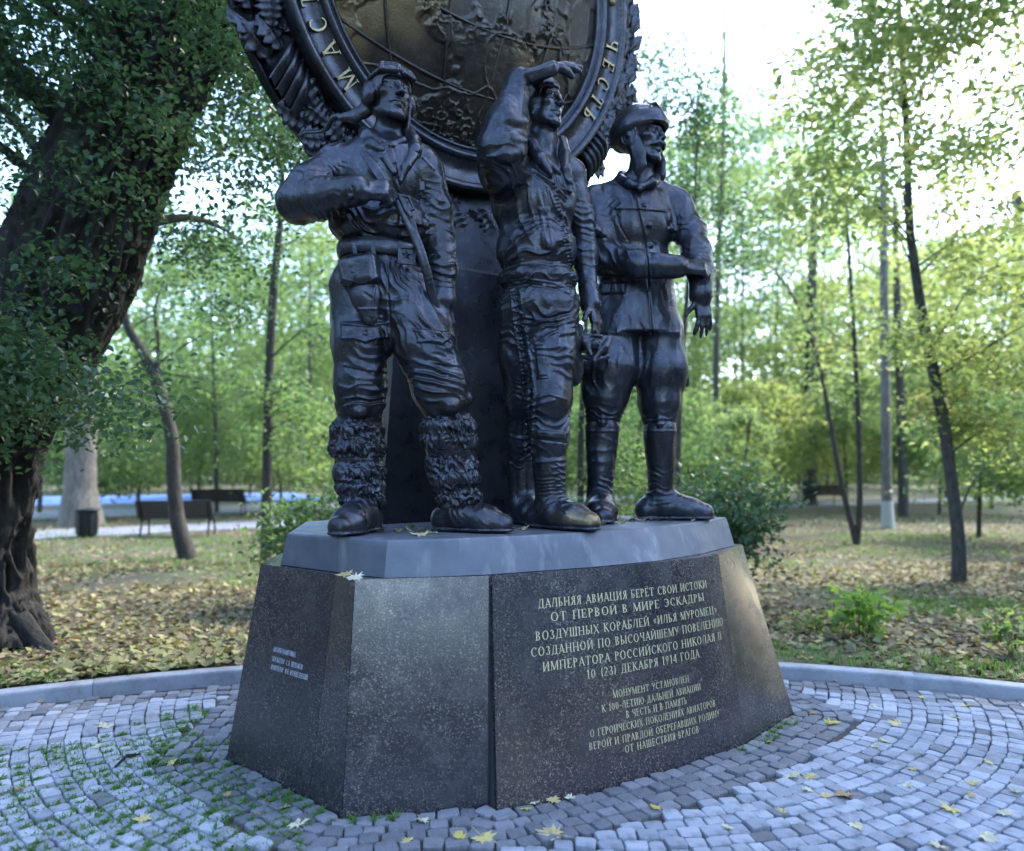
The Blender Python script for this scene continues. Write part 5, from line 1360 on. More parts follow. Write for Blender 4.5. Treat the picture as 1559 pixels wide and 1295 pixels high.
# ------------------------------------------------------------------ leaves, trees, shrubs, litter
def leaf_mesh(P, size, up=.6, stretch=.62, r=None, droop=0.0, four=False):
    """P (n,3) leaf bases; each leaf is a small folded blade"""
    r = r or rng; n = len(P); nr = r.normal(size=(n, 3)); nr[:, 2] = np.abs(nr[:, 2]) + up; nr /= np.linalg.norm(nr, axis=1)[:, None]
    t = r.normal(size=(n, 3)); t[:, 2] -= droop; t -= nr * (t * nr).sum(1)[:, None]; t /= np.linalg.norm(t, axis=1)[:, None]; s = np.cross(nr, t)
    L = (size * r.uniform(.6, 1.25, n))[:, None] if np.isscalar(size) else size[:, None]
    w = L * stretch * r.uniform(.75, 1.15, n)[:, None] * .5; fold = L * .10
    if not four:
        V = np.stack([P, P + t * L * .45 + s * w + nr * fold, P + t * L - nr * fold * .8, P + t * L * .45 - s * w + nr * fold], 1).reshape(-1, 3)
        b = np.arange(n)[:, None] * 4; F = np.concatenate([b + [0, 1, 2], b + [0, 2, 3]], 1).reshape(-1, 3)
    else:
        V = np.stack([P, P + t * L * .28 + s * w * .85 + nr * fold, P + t * L * .55 + s * w * .95 + nr * fold, P + t * L - nr * fold, P + t * L * .55 - s * w * .95 + nr * fold, P + t * L * .28 - s * w * .85 + nr * fold], 1).reshape(-1, 3)
        b = np.arange(n)[:, None] * 6; F = np.concatenate([b + [0, 1, 2], b + [0, 2, 3], b + [0, 3, 4], b + [0, 4, 5]], 1).reshape(-1, 3)
    return V, F
def clusters(cent, per, spread, r=None, flat=.55):
    r = r or rng; cent = np.asarray(cent); n = len(cent)
    P = np.repeat(cent, per, 0) + r.normal(size=(n * per, 3)) * spread * np.array([1, 1, flat]); return P
def ring_tube(path, rad, sides, ridge=0.0, seed=0, tile=7.5):
    """trunk or limb as one tube; ridge: depth of the bark furrows"""
    path = np.array(path, float); n = len(path); T = np.gradient(path, axis=0); T /= np.linalg.norm(T, axis=1)[:, None]
    u = nrm(np.cross(T[0], [0, 1, 0.1])); U = []
    for t in T: u = u - t * (u @ t); u = u / np.linalg.norm(u); U.append(u)
    U = np.array(U); Wv = np.cross(T, U); a = np.arange(sides) * 2 * math.pi / sides
    R = np.tile(np.asarray(rad)[:, None], (1, sides))
    if ridge:
        L = np.r_[0, np.cumsum(np.linalg.norm(np.diff(path, axis=0), axis=1))]
        Q = np.stack([np.cos(a)[None] * R * tile * 1.9, np.sin(a)[None] * R * tile * 1.9, np.tile((L * tile * .40)[:, None], (1, sides))], -1).reshape(-1, 3)
        Q = Q + .7 * np.stack([vnoise(Q * .7, seed + 1), vnoise(Q * .7, seed + 2), vnoise(Q * .7, seed + 3)], 1)
        d = 1 - np.abs(vnoise(Q, seed)) * 2; d2 = 1 - np.abs(vnoise(Q * 2.3, seed + 5)) * 2
        lump = vnoise(Q * .18, seed + 9)
        R = R + ridge * (d + .45 * d2).reshape(n, sides) + (R.mean() * .10) * lump.reshape(n, sides)
    V = path[:, None] + R[..., None] * (np.cos(a)[None, :, None] * U[:, None] + np.sin(a)[None, :, None] * Wv[:, None])
    I = np.arange(n * sides).reshape(n, sides); J = np.roll(I, -1, 1)
    F = np.stack([I[:-1], J[:-1], J[1:], I[1:]], -1).reshape(-1, 4)
    return V.reshape(-1, 3), F
def join(parts):
    V = []; F = []; b = 0
    for v, f in parts:
        V.append(v); F += [tuple(int(i) + b for i in q) for q in f]; b += len(v)
    return np.vstack(V), F
def limb(a, b, sag, r0, r1, n=7, r=random):
    a = np.array(a, float); b = np.array(b, float); m = (a + b) / 2 + np.array([r.uniform(-.08, .08), r.uniform(-.08, .08), sag]) * np.linalg.norm(b - a)
    P = np.array(smooth_path([a, m, b], n // 2 + 1)); return P, np.linspace(r0, r1, len(P))
def crown_obj(P, leaf, size, mats, parent, twigs=(), up=.6, four=False, stretch=.62, droop=0.0):
    V, F = leaf_mesh(P, size, up, stretch, None, droop, four)
    o = obj('crown', V, F, mats[0], parent, False)
    return o
def tree(label, path, rad, cent, per, spread, size, lm, bm=None, sides=12, ridge=0.0, limbs=10, up=.6, group='trees in the park', name='tree', lrad=.35, four=False, droop=0.0, flat=.55, extra=(), seed=1, white=None):
    """path: trunk centre line; cent: points where the leaf clusters sit"""
    path = [np.array(p, float) for p in path]
    root = empty(name, path[0], label, name.replace('_', ' ') if name != 'tree' else 'tree', group)
    P = np.array(smooth_path(path, 26 if sides > 100 else 10)); R = np.interp(np.linspace(0, 1, len(P)), np.linspace(0, 1, len(rad)), rad)
    inv = Matrix.Translation(-Vector(path[0]))
    V, F = ring_tube(P, R, sides, ridge, seed); t = obj('trunk', V, F, bm or M_BARK_Y, root); t.matrix_parent_inverse = inv
    rr_ = random.Random(seed); cent = np.asarray(cent)
    tw = []
    if len(cent):
        sel = rr_.sample(range(len(cent)), min(limbs, len(cent)))
        for i in sel:
            c = cent[i]; k = int(np.argmin(np.linalg.norm(P - (c - [0, 0, .35 * np.linalg.norm(c[:2] - P[len(P) // 2][:2])]), axis=1))); k = min(max(k, 3), len(P) - 1)
            q, r_ = limb(P[k], c, rr_.uniform(.02, .14), max(R[k] * lrad, .006), .004, 9, rr_); tw.append((q, r_))
    tw += list(extra)
    for q, r_ in tw:
        V, F = ring_tube(q, r_, 6); o = obj('branch', V, F, bm or M_BARK_Y, root); o.matrix_parent_inverse = inv
    if len(cent):
        Q = clusters(cent, per, spread, None, flat)
        if tw:                                                         # leaves along the limbs too
            for q, r_ in tw:
                idx = rng.integers(len(q) // 2, len(q), 40); Q = np.vstack([Q, q[idx] + rng.normal(size=(40, 3)) * spread * .6])
        V, F = leaf_mesh(Q, size, up, .62, None, droop, four); o = obj('crown', V, F, lm, root, False); o.matrix_parent_inverse = inv
    if white is not None:
        Pw = [p for p in P if p[2] - path[0][2] < white]; k = len(Pw); V, F = ring_tube(Pw, R[:k] + .006, sides); o = obj('whitewash', V, F, M_LIME, root); o.matrix_parent_inverse = inv
    return root
def G(px, py):
    """point on the lawn shown at a pixel"""
    d = 1150 * 1.60 / (py - HOR)
    for _ in range(30):
        x = (px - 779.5) / FPX * d; d = .5 * d + .5 * (EYE - float(zl(x, d))) * FPX / (py - HOR)
    return W(px, py, d)
def px_cent(n, poly_px, d0, d1, r=None):
    """n points whose pictures fall inside the outline, spread between two depths"""
    r = r or rng; q = np.array(poly_px, float); out = []
    lo, hi = q.min(0), q.max(0)
    while len(out) < n:
        p = r.uniform(lo, hi, (n * 3, 2)); p = p[poly_sd(p, q) < 0]
        for x, y in p:
            out.append(W(x, y, r.uniform(d0, d1)))
            if len(out) >= n: break
    return np.array(out)

# --- the old leaning tree at the left
bd = 6.75
b0 = G(0, 985)
big_path = [b0 + [0, 0, -.1], W(-2, 900, bd), W(2, 790, bd), W(14, 660, bd), W(62, 520, bd - .02), W(108, 400, bd - .05), W(160, 270, bd - .1), W(222, 140, bd - .1), W(282, 10, bd), W(330, -120, bd + .2), W(380, -330, bd + .5), W(400, -620, bd + .6)]
big_rad = [.40, .235, .225, .285, .42, .49, .46, .39, .37, .32, .24, .14]
regions = [([(-260, -240), (470, -240), (430, 60), (480, 230), (430, 330), (330, 320), (230, 270), (120, 265), (0, 250), (-260, 330)], 235, 6.2, 9.0),
           ([(-200, -240), (440, -240), (420, 60), (300, 230), (120, 240), (-200, 260)], 75, 5.4, 6.3),
           ([(0, 240), (240, 250), (250, 330), (150, 350), (60, 330), (0, 330)], 6, 5.4, 7.0),
           ([(-140, 470), (40, 480), (90, 560), (190, 590), (215, 620), (160, 655), (60, 640), (0, 690), (-140, 720)], 50, 5.3, 6.4),
           ([(40, 330), (110, 340), (110, 420), (60, 440)], 3, 5.4, 6.0),
           ([(230, 300), (420, 330), (430, 470), (330, 520), (240, 450)], 10, 7.0, 9.5)]
cent = np.vstack([px_cent(n_, q, a, b) for q, n_, a, b in regions])
cent = np.vstack([cent, np.c_[rng.uniform(-6.5, -1.6, 160), rng.uniform(4.5, 10, 160), rng.uniform(5.3, 8.0, 160)]])
roots = []
for a_ in (-2.5, -1.3, -.3):
    d_ = np.array([math.cos(a_), math.sin(a_), 0]); roots.append((np.array(smooth_path([b0 + d_ * .22 + [0, 0, .26], b0 + d_ * .48 + [0, 0, .05], b0 + d_ * .85 + [0, 0, -.08]], 5)), np.linspace(.10, .045, 11)))
tree('old thick tree with deeply furrowed bark leaning over the lawn beside the kerb', big_path, big_rad, cent, 150, .23, .064, M_LEAF_DK, M_BARK, 220, .062, 26, .5, lrad=.16, four=True, seed=3, extra=[(q, r) for q, r in roots], droop=.4)

# --- saplings left
def sap(label, pts, rad, cent, per, spread, size, lm, **k): return tree(label, pts, rad, cent, per, spread, size, lm, **k)
c1 = G(405, 856); D1 = c1[1]
sap('straight dark sapling rising behind the left end of the plinth', [c1, W(407, 700, D1), W(410, 560, D1), W(418, 420, D1), W(427, 330, D1), W(432, 200, D1), W(440, 60, D1)], [.10, .085, .078, .07, .055, .04, .02],
    np.vstack([px_cent(34, [(330, 170), (520, 170), (520, 560), (470, 640), (400, 480), (330, 430)], D1 - 1.2, D1 + 1.2), px_cent(14, [(380, -60), (520, -60), (520, 170), (380, 170)], D1 - 1, D1 + 1), px_cent(12, [(300, 530), (395, 560), (480, 620), (470, 690), (420, 700)], D1 - 1, D1 + .6)]), 60, .26, .10, M_LEAF_MID, limbs=16, seed=11, lrad=.22)
c2 = G(287, 852); D2 = c2[1]
sap('crooked dark young tree standing in front of the near bench', [c2, W(270, 790, D2), W(264, 720, D2), W(262, 670, D2), W(245, 600, D2), W(222, 545, D2), W(196, 500, D2), W(188, 455, D2), W(196, 380, D2)], [.17, .13, .12, .115, .105, .09, .075, .06, .02],
    px_cent(24, [(170, 300), (330, 330), (380, 470), (300, 560), (190, 540), (150, 420)], D2 - 1.2, D2 + 1.2), 60, .28, .11, M_LEAF_MID, limbs=9, seed=12, lrad=.3,
    extra=[(np.array(smooth_path([W(238, 585, D2), W(241, 520, D2), W(236, 470, D2 - .1), W(252, 420, D2)], 5)), np.linspace(.05, .012, 16)), (np.array(smooth_path([W(224, 545, D2), W(212, 560, D2 + .1), W(300, 575, D2 + .2), W(360, 578, D2)], 5)), np.linspace(.03, .008, 16))])
c3 = G(124, 800); D3 = c3[1]
sap('stout grey trunked tree behind the litter bin', [c3, W(122, 740, D3), W(124, 660, D3), W(128, 560, D3), W(135, 420, D3), W(140, 240, D3)], [.62, .40, .36, .33, .28, .2], px_cent(40, [(-40, 150), (330, 150), (330, 500), (200, 590), (40, 560)], D3 - 2, D3 + 3), 70, .55, .17, M_LEAF_MID, bm=M_BARK_G, limbs=8, seed=13, ridge=.02, sides=28, lrad=.25)
# --- right hand trees
c4 = G(1304, 830); D4 = c4[1]
sap('slender twin stemmed sapling forking from the ground right of the plinth', [c4, W(1309, 760, D4), W(1307, 650, D4), W(1301, 520, D4), W(1292, 380, D4), W(1286, 260, D4)], [.075, .062, .055, .048, .036, .012],
    px_cent(22, [(1170, 300), (1340, 260), (1370, 500), (1320, 620), (1200, 600)], D4 - 1.4, D4 + 1.4), 46, .30, .11, M_LEAF_LT, limbs=7, seed=14, lrad=.3,
    extra=[(np.array(smooth_path([W(1303, 825, D4), W(1280, 730, D4), W(1262, 630, D4), W(1243, 540, D4), W(1212, 460, D4), W(1180, 412, D4)], 5)), np.linspace(.07, .018, 26))])
c5 = G(1352, 803); D5 = c5[1]
sap('slim straight tree with a whitewashed foot', [c5, W(1350, 745, D5), W(1348, 600, D5), W(1346, 450, D5), W(1345, 300, D5), W(1343, 140, D5)], [.17, .14, .125, .11, .09, .04], px_cent(34, [(1230, -40), (1470, -40), (1480, 430), (1240, 430)], D5 - 2, D5 + 2), 60, .5, .15, M_LEAF_LT, bm=M_BARK_G, limbs=8, seed=15, white=.75, lrad=.25)
c7 = G(1460, 886); D7 = c7[1]
sap('young maple with a dark kinked trunk at the right of the lawn', [c7, W(1459, 820, D7), W(1447, 720, D7), W(1436, 640, D7), W(1420, 560, D7), W(1404, 480, D7), W(1392, 400, D7), W(1384, 330, D7), W(1380, 200, D7), W(1372, 60, D7), W(1365, -80, D7)], [.105, .088, .08, .082, .075, .068, .06, .055, .045, .035, .015],
    np.vstack([px_cent(120, [(1210, 60), (1420, -100), (1650, -100), (1650, 470), (1500, 480), (1420, 400), (1300, 360), (1180, 330)], D7 - 2.4, D7 + 2.2), px_cent(30, [(1360, 480), (1560, 480), (1620, 720), (1480, 720), (1400, 640)], D7 - 1.2, D7 + 1.0)]), 100, .24, .105, M_LEAF_YL, limbs=44, seed=17, lrad=.24, four=True)
c8 = G(1232, 770); D8 = c8[1]
sap('dark bare trunk beside the path behind the twin stems', [c8, W(1231, 700, D8), W(1232, 600, D8), W(1236, 440, D8), W(1240, 300, D8)], [.30, .25, .23, .2, .12], px_cent(26, [(1120, 330), (1330, 300), (1330, 580), (1120, 600)], D8 - 2, D8 + 3), 60, .8, .24, M_LEAF_YL, limbs=6, seed=18, lrad=.2)
c6 = G(1376, 787); D6 = c6[1]
sap('dark upright trunk just right of the whitewashed tree', [c6, W(1374, 700, D6), W(1371, 600, D6), W(1366, 460, D6), W(1362, 300, D6)], [.17, .15, .14, .12, .06], px_cent(22, [(1290, 250), (1470, 250), (1470, 560), (1290, 560)], D6 - 2, D6 + 2), 60, .6, .2, M_LEAF_YL, limbs=5, seed=19, lrad=.2)
c9 = G(1092, 782); D9 = c9[1]
sap('tall thin pale trunked tree seen past the officer and his wrist', [c9, W(1091, 700, D9), W(1090, 560, D9), W(1094, 400, D9), W(1100, 240, D9), W(1103, 90, D9), W(1104, -60, D9)], [.13, .115, .105, .095, .08, .06, .03],
    np.vstack([px_cent(40, [(985, 230), (1130, 260), (1190, 420), (1140, 500), (1030, 500)], D9 - 3, D9 + 2), px_cent(40, [(960, -60), (1260, -60), (1240, 280), (1000, 250)], D9 - 2, D9 + 3)]), 60, .62, .17, M_LEAF_MID, bm=M_BARK_Y, limbs=8, seed=20, lrad=.2)
c10 = G(1546, 742); D10 = c10[1]
sap('broad dark trunk at the far right beyond the path', [c10, W(1546, 700, D10), W(1545, 600, D10), W(1548, 460, D10), W(1550, 300, D10)], [.62, .5, .46, .4, .3], px_cent(26, [(1420, 250), (1660, 200), (1660, 560), (1420, 560)], D10 - 4, D10 + 4), 60, 1.2, .34, M_LEAF_YL, limbs=5, seed=21, lrad=.2)
cS = W(1030, 770, 13.0); cS[2] = float(zl(cS[0], 13.0))
sap('leafy young tree whose crown stands against the white sky above the officer', [cS, W(1035, 600, 13), W(1050, 400, 13), W(1060, 250, 13), W(1062, 100, 13)], [.06, .05, .035, .02, .008], np.vstack([px_cent(34, [(960, 40), (1080, 90), (1120, 230), (1000, 240), (950, 160)], 12, 14), px_cent(26, [(990, 240), (1120, 260), (1160, 330), (1110, 420), (1000, 330)], 12, 14)]), 70, .22, .095, M_LEAF_DK, limbs=18, seed=22, lrad=.2)
cT = W(884, 790, 9.5); cT[2] = float(zl(cT[0], 9.5))
sap('thin sapling glimpsed between the saluting airman and the officer', [cT, W(884, 700, 9.5), W(887, 600, 9.5), W(893, 480, 9.5), W(900, 380, 9.5)], [.045, .04, .034, .026, .01], px_cent(20, [(850, 380), (950, 380), (1000, 620), (990, 760), (880, 760)], 8.8, 10.5), 55, .20, .085, M_LEAF_MID, limbs=9, seed=23, lrad=.35)

# --- bushes
M_SHOOT = make_leaf('shoot_leaf', [(.10, .19, .045), (.16, .26, .06), (.22, .30, .08)], .45, .45)
def bush(label, px, py, d, w, h, n, per, size, lm, seed, name='bush', cat='bush', group='shrubs by the plaza', nst=14, sp=.10, four=False, stemr=.008):
    base = W(px, py, d); base[2] = float(zl(base[0], base[1])); root = empty(name, base, label, cat, group); r = np.random.default_rng(seed); inv = Matrix.Translation(-Vector(base))
    tips = []
    for i in range(nst):
        a = r.uniform(0, 6.28); q = math.sqrt(r.uniform(0, 1)); tip = base + [w * q * math.cos(a), w * q * math.sin(a), h * r.uniform(.6, 1.05) * (1 - .35 * q)]
        p = np.array(smooth_path([base + [.12 * w * math.cos(a), .12 * w * math.sin(a), -.02], (base + tip) / 2 + [0, 0, .12 * h] - (tip - base) * [.12, .12, 0], tip], 4)); V, F = ring_tube(p, np.linspace(stemr, stemr * .35, len(p)), 5); o = obj('stem', V, F, M_BARK_Y, root); o.matrix_parent_inverse = inv; tips.append(p)
    pts = np.vstack([p[3:] for p in tips]); c = pts[r.integers(0, len(pts), n)] + r.normal(size=(n, 3)) * sp; P = clusters(c, per, sp, r)
    P = P[P[:, 2] > base[2] + .02]
    V, F = leaf_mesh(P, size, .5, .62, r, .2, four); o = obj('foliage', V, F, lm, root, False); o.matrix_parent_inverse = inv
    return root
bush('twiggy green bush behind the left corner of the plinth', 478, 800, 8.6, .70, 1.60, 190, 15, .085, M_LEAF_MID, 31, sp=.13)
bush('dense dark green bush behind the right end of the slab', 1085, 790, 8.6, .78, 1.85, 330, 17, .085, M_LEAF_DK, 32, sp=.13)
bush('green bush seen between the legs of the officer', 950, 790, 9.0, .70, 1.60, 260, 16, .085, M_LEAF_MID, 33, sp=.13)
s1 = G(1310, 972)
bush('bright green leafy shoots on the grass just beyond the kerb', 1310, 972, s1[1], .34, .52, 48, 5, .105, M_SHOOT, 34, name='shrub', cat='shrub', sp=.05, four=True, nst=12, stemr=.005)
s2 = G(1240, 968); bush('small sparse green plant left of the leafy shoots', 1240, 968, s2[1], .20, .26, 16, 4, .085, M_LEAF_LT, 35, name='shrub', cat='shrub', sp=.05, four=True, nst=6, stemr=.004)
s3 = G(1546, 1000); bush('low green plant by the kerb at the right edge', 1546, 1000, s3[1], .26, .42, 30, 4, .09, M_LEAF_LT, 36, name='shrub', cat='shrub', sp=.05, four=True, nst=8, stemr=.004)

# --- trees farther back, each on its own
def far_tree(label, x, y, h, cr, lm, seed, low=.25, n=60, per=105, size=None, tr=.085):
    r = np.random.default_rng(seed); z0 = float(zl(x, y)); lean = r.normal(0, .4, 2)
    path = [(x, y, z0 - .05), (x + lean[0] * .2, y + lean[1] * .2, z0 + h * .3), (x + lean[0] * .6, y + lean[1] * .6, z0 + h * .6), (x + lean[0], y + lean[1], z0 + h * .95)]
    t = r.uniform(low, 1.0, n); rad = cr * np.sqrt(np.clip(np.sin(np.pi * (.12 + .88 * (t - low) / (1 - low))), .05, 1)); a = r.uniform(0, 6.28, n); q = np.sqrt(r.uniform(.05, 1, n))
    cent = np.stack([x + rad * q * np.cos(a), y + rad * q * np.sin(a), z0 + h * t], 1)
    return tree(label, path, [tr, tr * .8, tr * .6, .03], cent, per, cr * .20, size or max(.12, y * .0066), lm, limbs=5, seed=seed, lrad=.3, group='background trees beyond the path', sides=9)
KINDW = ['mid green', 'pale green', 'yellowing', 'dark green']
LMS = [M_LEAF_MID, M_LEAF_LT, M_LEAF_YL, M_LEAF_DK]
PLACES = [(-60, 'beyond the leaning trunk at the left edge'), (90, 'behind the leaning old tree'), (180, 'behind the grey trunk and litter bin'), (280, 'above the near bench'), (365, 'above the far bench'), (435, 'behind the straight sapling'), (505, 'left of the fur clad airman'), (600, 'showing between the legs of the fur clad airman'),
          (870, 'behind the pylon'), (945, 'between the saluting airman and the officer'), (1015, 'behind the legs of the officer'), (1085, 'just right of the officer'), (1165, 'right of the pale tall trunk'), (1215, 'left of the dark bare trunk'), (1262, 'behind the dark bare trunk'), (1330, 'behind the twin stems'), (1400, 'behind the whitewashed tree'), (1465, 'behind the kinked young maple'), (1530, 'right of the kinked young maple'), (1600, 'at the right edge'), (9999, 'past the right edge')]
USED = set()
def far_px(px, d, h, cr, kind, seed, **k):
    wh = next(t for x, t in PLACES if px < x); dist = 'nearer' if d < 32 else 'farther' if d < 45 else 'farthest'; sz = 'low bushy' if h < 6.5 else 'tall'
    lb = '%s %s %s tree %s' % (dist, sz, KINDW[kind], wh)
    for alt in ('with a loose crown', 'with a rounded crown', 'with a dense crown'):
        if lb in USED: lb = '%s %s %s tree %s %s' % (dist, sz, KINDW[kind], alt, wh)
    USED.add(lb); far_tree(lb, (px - 779.5) / FPX * d, d, h, cr, LMS[kind], seed, **k)
FT = [(-120, 22, 10, 3.2, 3), (60, 27, 12, 3.4, 0), (210, 31, 13, 3.4, 0), (330, 27, 10, 2.8, 0), (400, 36, 14, 3.4, 1), (470, 30, 12, 2.8, 1), (540, 34, 12, 3, 0), (620, 40, 14, 3.4, 1),
      (860, 31, 10.5, 2.6, 0), (930, 36, 15, 2.8, 1), (1000, 30, 12.5, 2.5, 1), (1060, 40, 19, 3.4, 2), (1130, 33, 14, 2.8, 1), (1180, 42, 21, 3.6, 0), (1240, 34, 16.0, 2.8, 2), (1310, 40, 17, 3.2, 1), (1380, 33, 10, 2.8, 2), (1440, 38, 13, 3.2, 1), (1510, 30, 11, 3.0, 2), (1590, 36, 14, 3.4, 1),
      (1120, 45, 24, 4.2, 1), (1260, 48, 25, 4.5, 1), (1010, 50, 23, 4.2, 0), (20, 44, 15, 4.2, 0), (150, 50, 16, 4.4, 1), (290, 48, 16, 4.2, 0), (450, 52, 17, 4.4, 1), (600, 56, 17, 4.4, 0), (900, 56, 14, 4.2, 1), (1020, 54, 13, 4, 2), (1120, 60, 14, 4.2, 1), (1230, 54, 15, 4.2, 2), (1350, 58, 17, 4.4, 1), (1480, 52, 17, 4.4, 2), (1600, 50, 18, 4.6, 1)]
for i, (px, d, h, cr, kd) in enumerate(FT): far_px(px, d, h, cr, kd, 200 + i, low=.10 if d > 42 else .22)
US = [(1010, 17, 3.2, 1.2, 0), (1120, 19, 3.0, 1.1, 1), (1490, 18, 3.4, 1.5, 0), (1600, 16, 4.2, 1.6, 0), (150, 24, 3.6, 2.0, 0), (300, 30, 4.5, 2.4, 1), (430, 25, 4.0, 2.0, 1), (520, 29, 4.2, 2.2, 1), (900, 24, 3.6, 1.7, 1), (980, 28, 4.6, 2.0, 1), (1060, 23, 3.6, 1.6, 1), (1150, 27, 4.6, 2.0, 2), (1215, 36, 5.6, 2.6, 2), (1290, 27, 4.8, 2.0, 1), (1370, 30, 5.6, 2.4, 2), (1430, 26, 4.6, 2.0, 1), (1510, 34, 6.0, 2.6, 2), (1580, 26, 5.0, 2.2, 1), (60, 36, 5.5, 2.8, 1), (380, 40, 6.0, 3.0, 2)]
for i, (px, d, h, cr, kd) in enumerate(US): far_px(px, d, h, cr, kd, 300 + i, low=.28, tr=.06, n=50)
# the wood that closes the view, read as one mass
def woods():
    n = 8000; a = rng.uniform(-.80, .80, n); d = rng.uniform(66, 92, n); x = np.tan(a) * d; top = 11 + 5 * vnoise(np.stack([x * .08, d * .05, 0 * x], 1), 6) - 3.0 * np.exp(-((x / d - .27) / .12) ** 2)
    c = np.stack([x, d, rng.uniform(0, 1, n) ** .9 * top], 1); P = clusters(c, 9, 1.0)
    P[:, 2] = np.maximum(P[:, 2], zl(P[:, 0], P[:, 1])); V, F = leaf_mesh(P, .85, .4)
    tag(obj('woods', V, F, M_LEAF_LT, None, False), kind='stuff')
woods()

# unseen tall tree added right of the plaza, its boughs keep sun off the monument
def shade_tree(label, base, top, lo, hi, n, seed):
    r = np.random.default_rng(seed); c = []
    while len(c) < n:
        p = r.uniform(lo, hi)
        if p[2] > 1.65 + .66 * p[1] + .9 and (((p - (np.array(lo) + hi) / 2) / ((np.array(hi) - lo) / 2)) ** 2).sum() < 1.15: c.append(p)
    b = np.array([*base, float(zl(*base))]); t = np.array(top, float)
    tree(label, [b, b + [0, 0, 2.5], (b + t) / 2 + [.3, .2, .8], t], [.42, .32, .24, .10], c, 110, .55, .24, M_LEAF_MID, M_BARK, sides=24, ridge=.02, limbs=14, seed=seed, lrad=.3, group='unseen trees added to shade the plaza')
shade_tree('unseen tall tree added right of the plaza to keep sun off the monument', (10.6, 7.2), (7.0, 8.0, 10.5), (2.6, 5.4, 7.0), (12.0, 12.0, 13.0), 200, 71)
# unseen trees added behind the camera to darken reflections, low gap left for sky
def unseen_tree_ring():
    n = 3600; a = rng.uniform(math.pi * .72, math.pi * 2.30, n); d = rng.uniform(13, 23, n); x = PC[0] + np.cos(a) * d; y = PC[1] + np.sin(a) * d
    top = 7.5 + 3.5 * vnoise(np.stack([x * .16, y * .16, 0 * x], 1), 26); gap = (a > math.pi * 1.47) & (a < math.pi * 1.66); z = rng.uniform(.04, 1, n) * np.where(gap, 1.9, top); m = rng.random(n) < np.where(z < 2.2, .8, 1); P = clusters(np.stack([x, y, z], 1)[m], 14, .7)
    P[:, 2] = np.maximum(P[:, 2], zl(P[:, 0], P[:, 1])); V, F = leaf_mesh(P, .55, .4); tag(obj('woods', V, F, M_LEAF_DK, None, False), kind='stuff')
unseen_tree_ring()
# --- leaves on the ground
M_DRIFT = make_leaf('drift_leaf', [(.11, .08, .042), (.22, .185, .085), (.30, .28, .12), (.20, .22, .075), (.25, .21, .13)], .7, .12)
def litter_mesh(P, size, r):
    """lobed dry leaves lying every which way"""
    n = len(P); az = r.uniform(0, 6.28, n); tl = r.normal(0, .33, (n, 2)); L = size * r.uniform(.6, 1.25, n)
    out = np.array([(0, -.5), (.30, -.32), (.52, .02), (.22, .10), (.30, .40), (0, .58), (-.30, .40), (-.22, .10), (-.52, .02), (-.30, -.32)])
    k = len(out); X = out[None, :, 0] * L[:, None] * r.uniform(.75, 1.1, (n, 1)); Y = out[None, :, 1] * L[:, None]; Z = tl[:, :1] * X + tl[:, 1:] * Y + (np.abs(X) + np.abs(Y)) * r.uniform(-.1, .45, (n, 1)) 
    Z -= Z.min(1)[:, None] * .8
    ca, sa = np.cos(az)[:, None], np.sin(az)[:, None]; V = np.stack([X * ca - Y * sa + P[:, :1], X * sa + Y * ca + P[:, 1:2], Z + P[:, 2:3]], -1).reshape(-1, 3)
    b = np.arange(n)[:, None] * k; F = np.concatenate([b + [0, 1, 9], b + [1, 2, 3], b + [7, 8, 9], b + [1, 3, 7], b + [1, 7, 9], b + [3, 4, 5], b + [5, 6, 7], b + [3, 5, 7]], 1).reshape(-1, 3)
    return V, F
def scatter(n, y0, y1):
    y = rng.uniform(y0 ** 2, y1 ** 2, n) ** .5; x = rng.uniform(-1, 1, n) * (y * .74 + .8); P = np.stack([x, y], 1)
    r = np.hypot(x - PC[0], y - PC[1]); P = P[(r > 7.83) & (poly_sd(P, FOOT) > .05)]
    return P
P = np.vstack([scatter(15000, 4.6, 8.5), scatter(26000, 8.5, 13), scatter(30000, 13, 26)])
bare = 1.3 * vnoise(np.c_[P * .55, 0 * P[:, 0]], 8) - .25 * (np.abs(np.hypot(P[:, 0] - PC[0], P[:, 1] - PC[1]) - 8.3) < .45) + .55 * ((P[:, 0] > 1.5) & (np.hypot(P[:, 0] - PC[0], P[:, 1] - PC[1]) < 8.45))
P = P[bare < .30 + .9 * rng.random(len(P))]
dp = np.array([abs(0)]) 
V, F = litter_mesh(np.c_[P, zl(P[:, 0], P[:, 1]) + .004 + rng.uniform(0, .015, len(P))], .064, rng)
tag(obj('fallen_leaves', V, F, M_LITTER, None, False), kind='stuff')
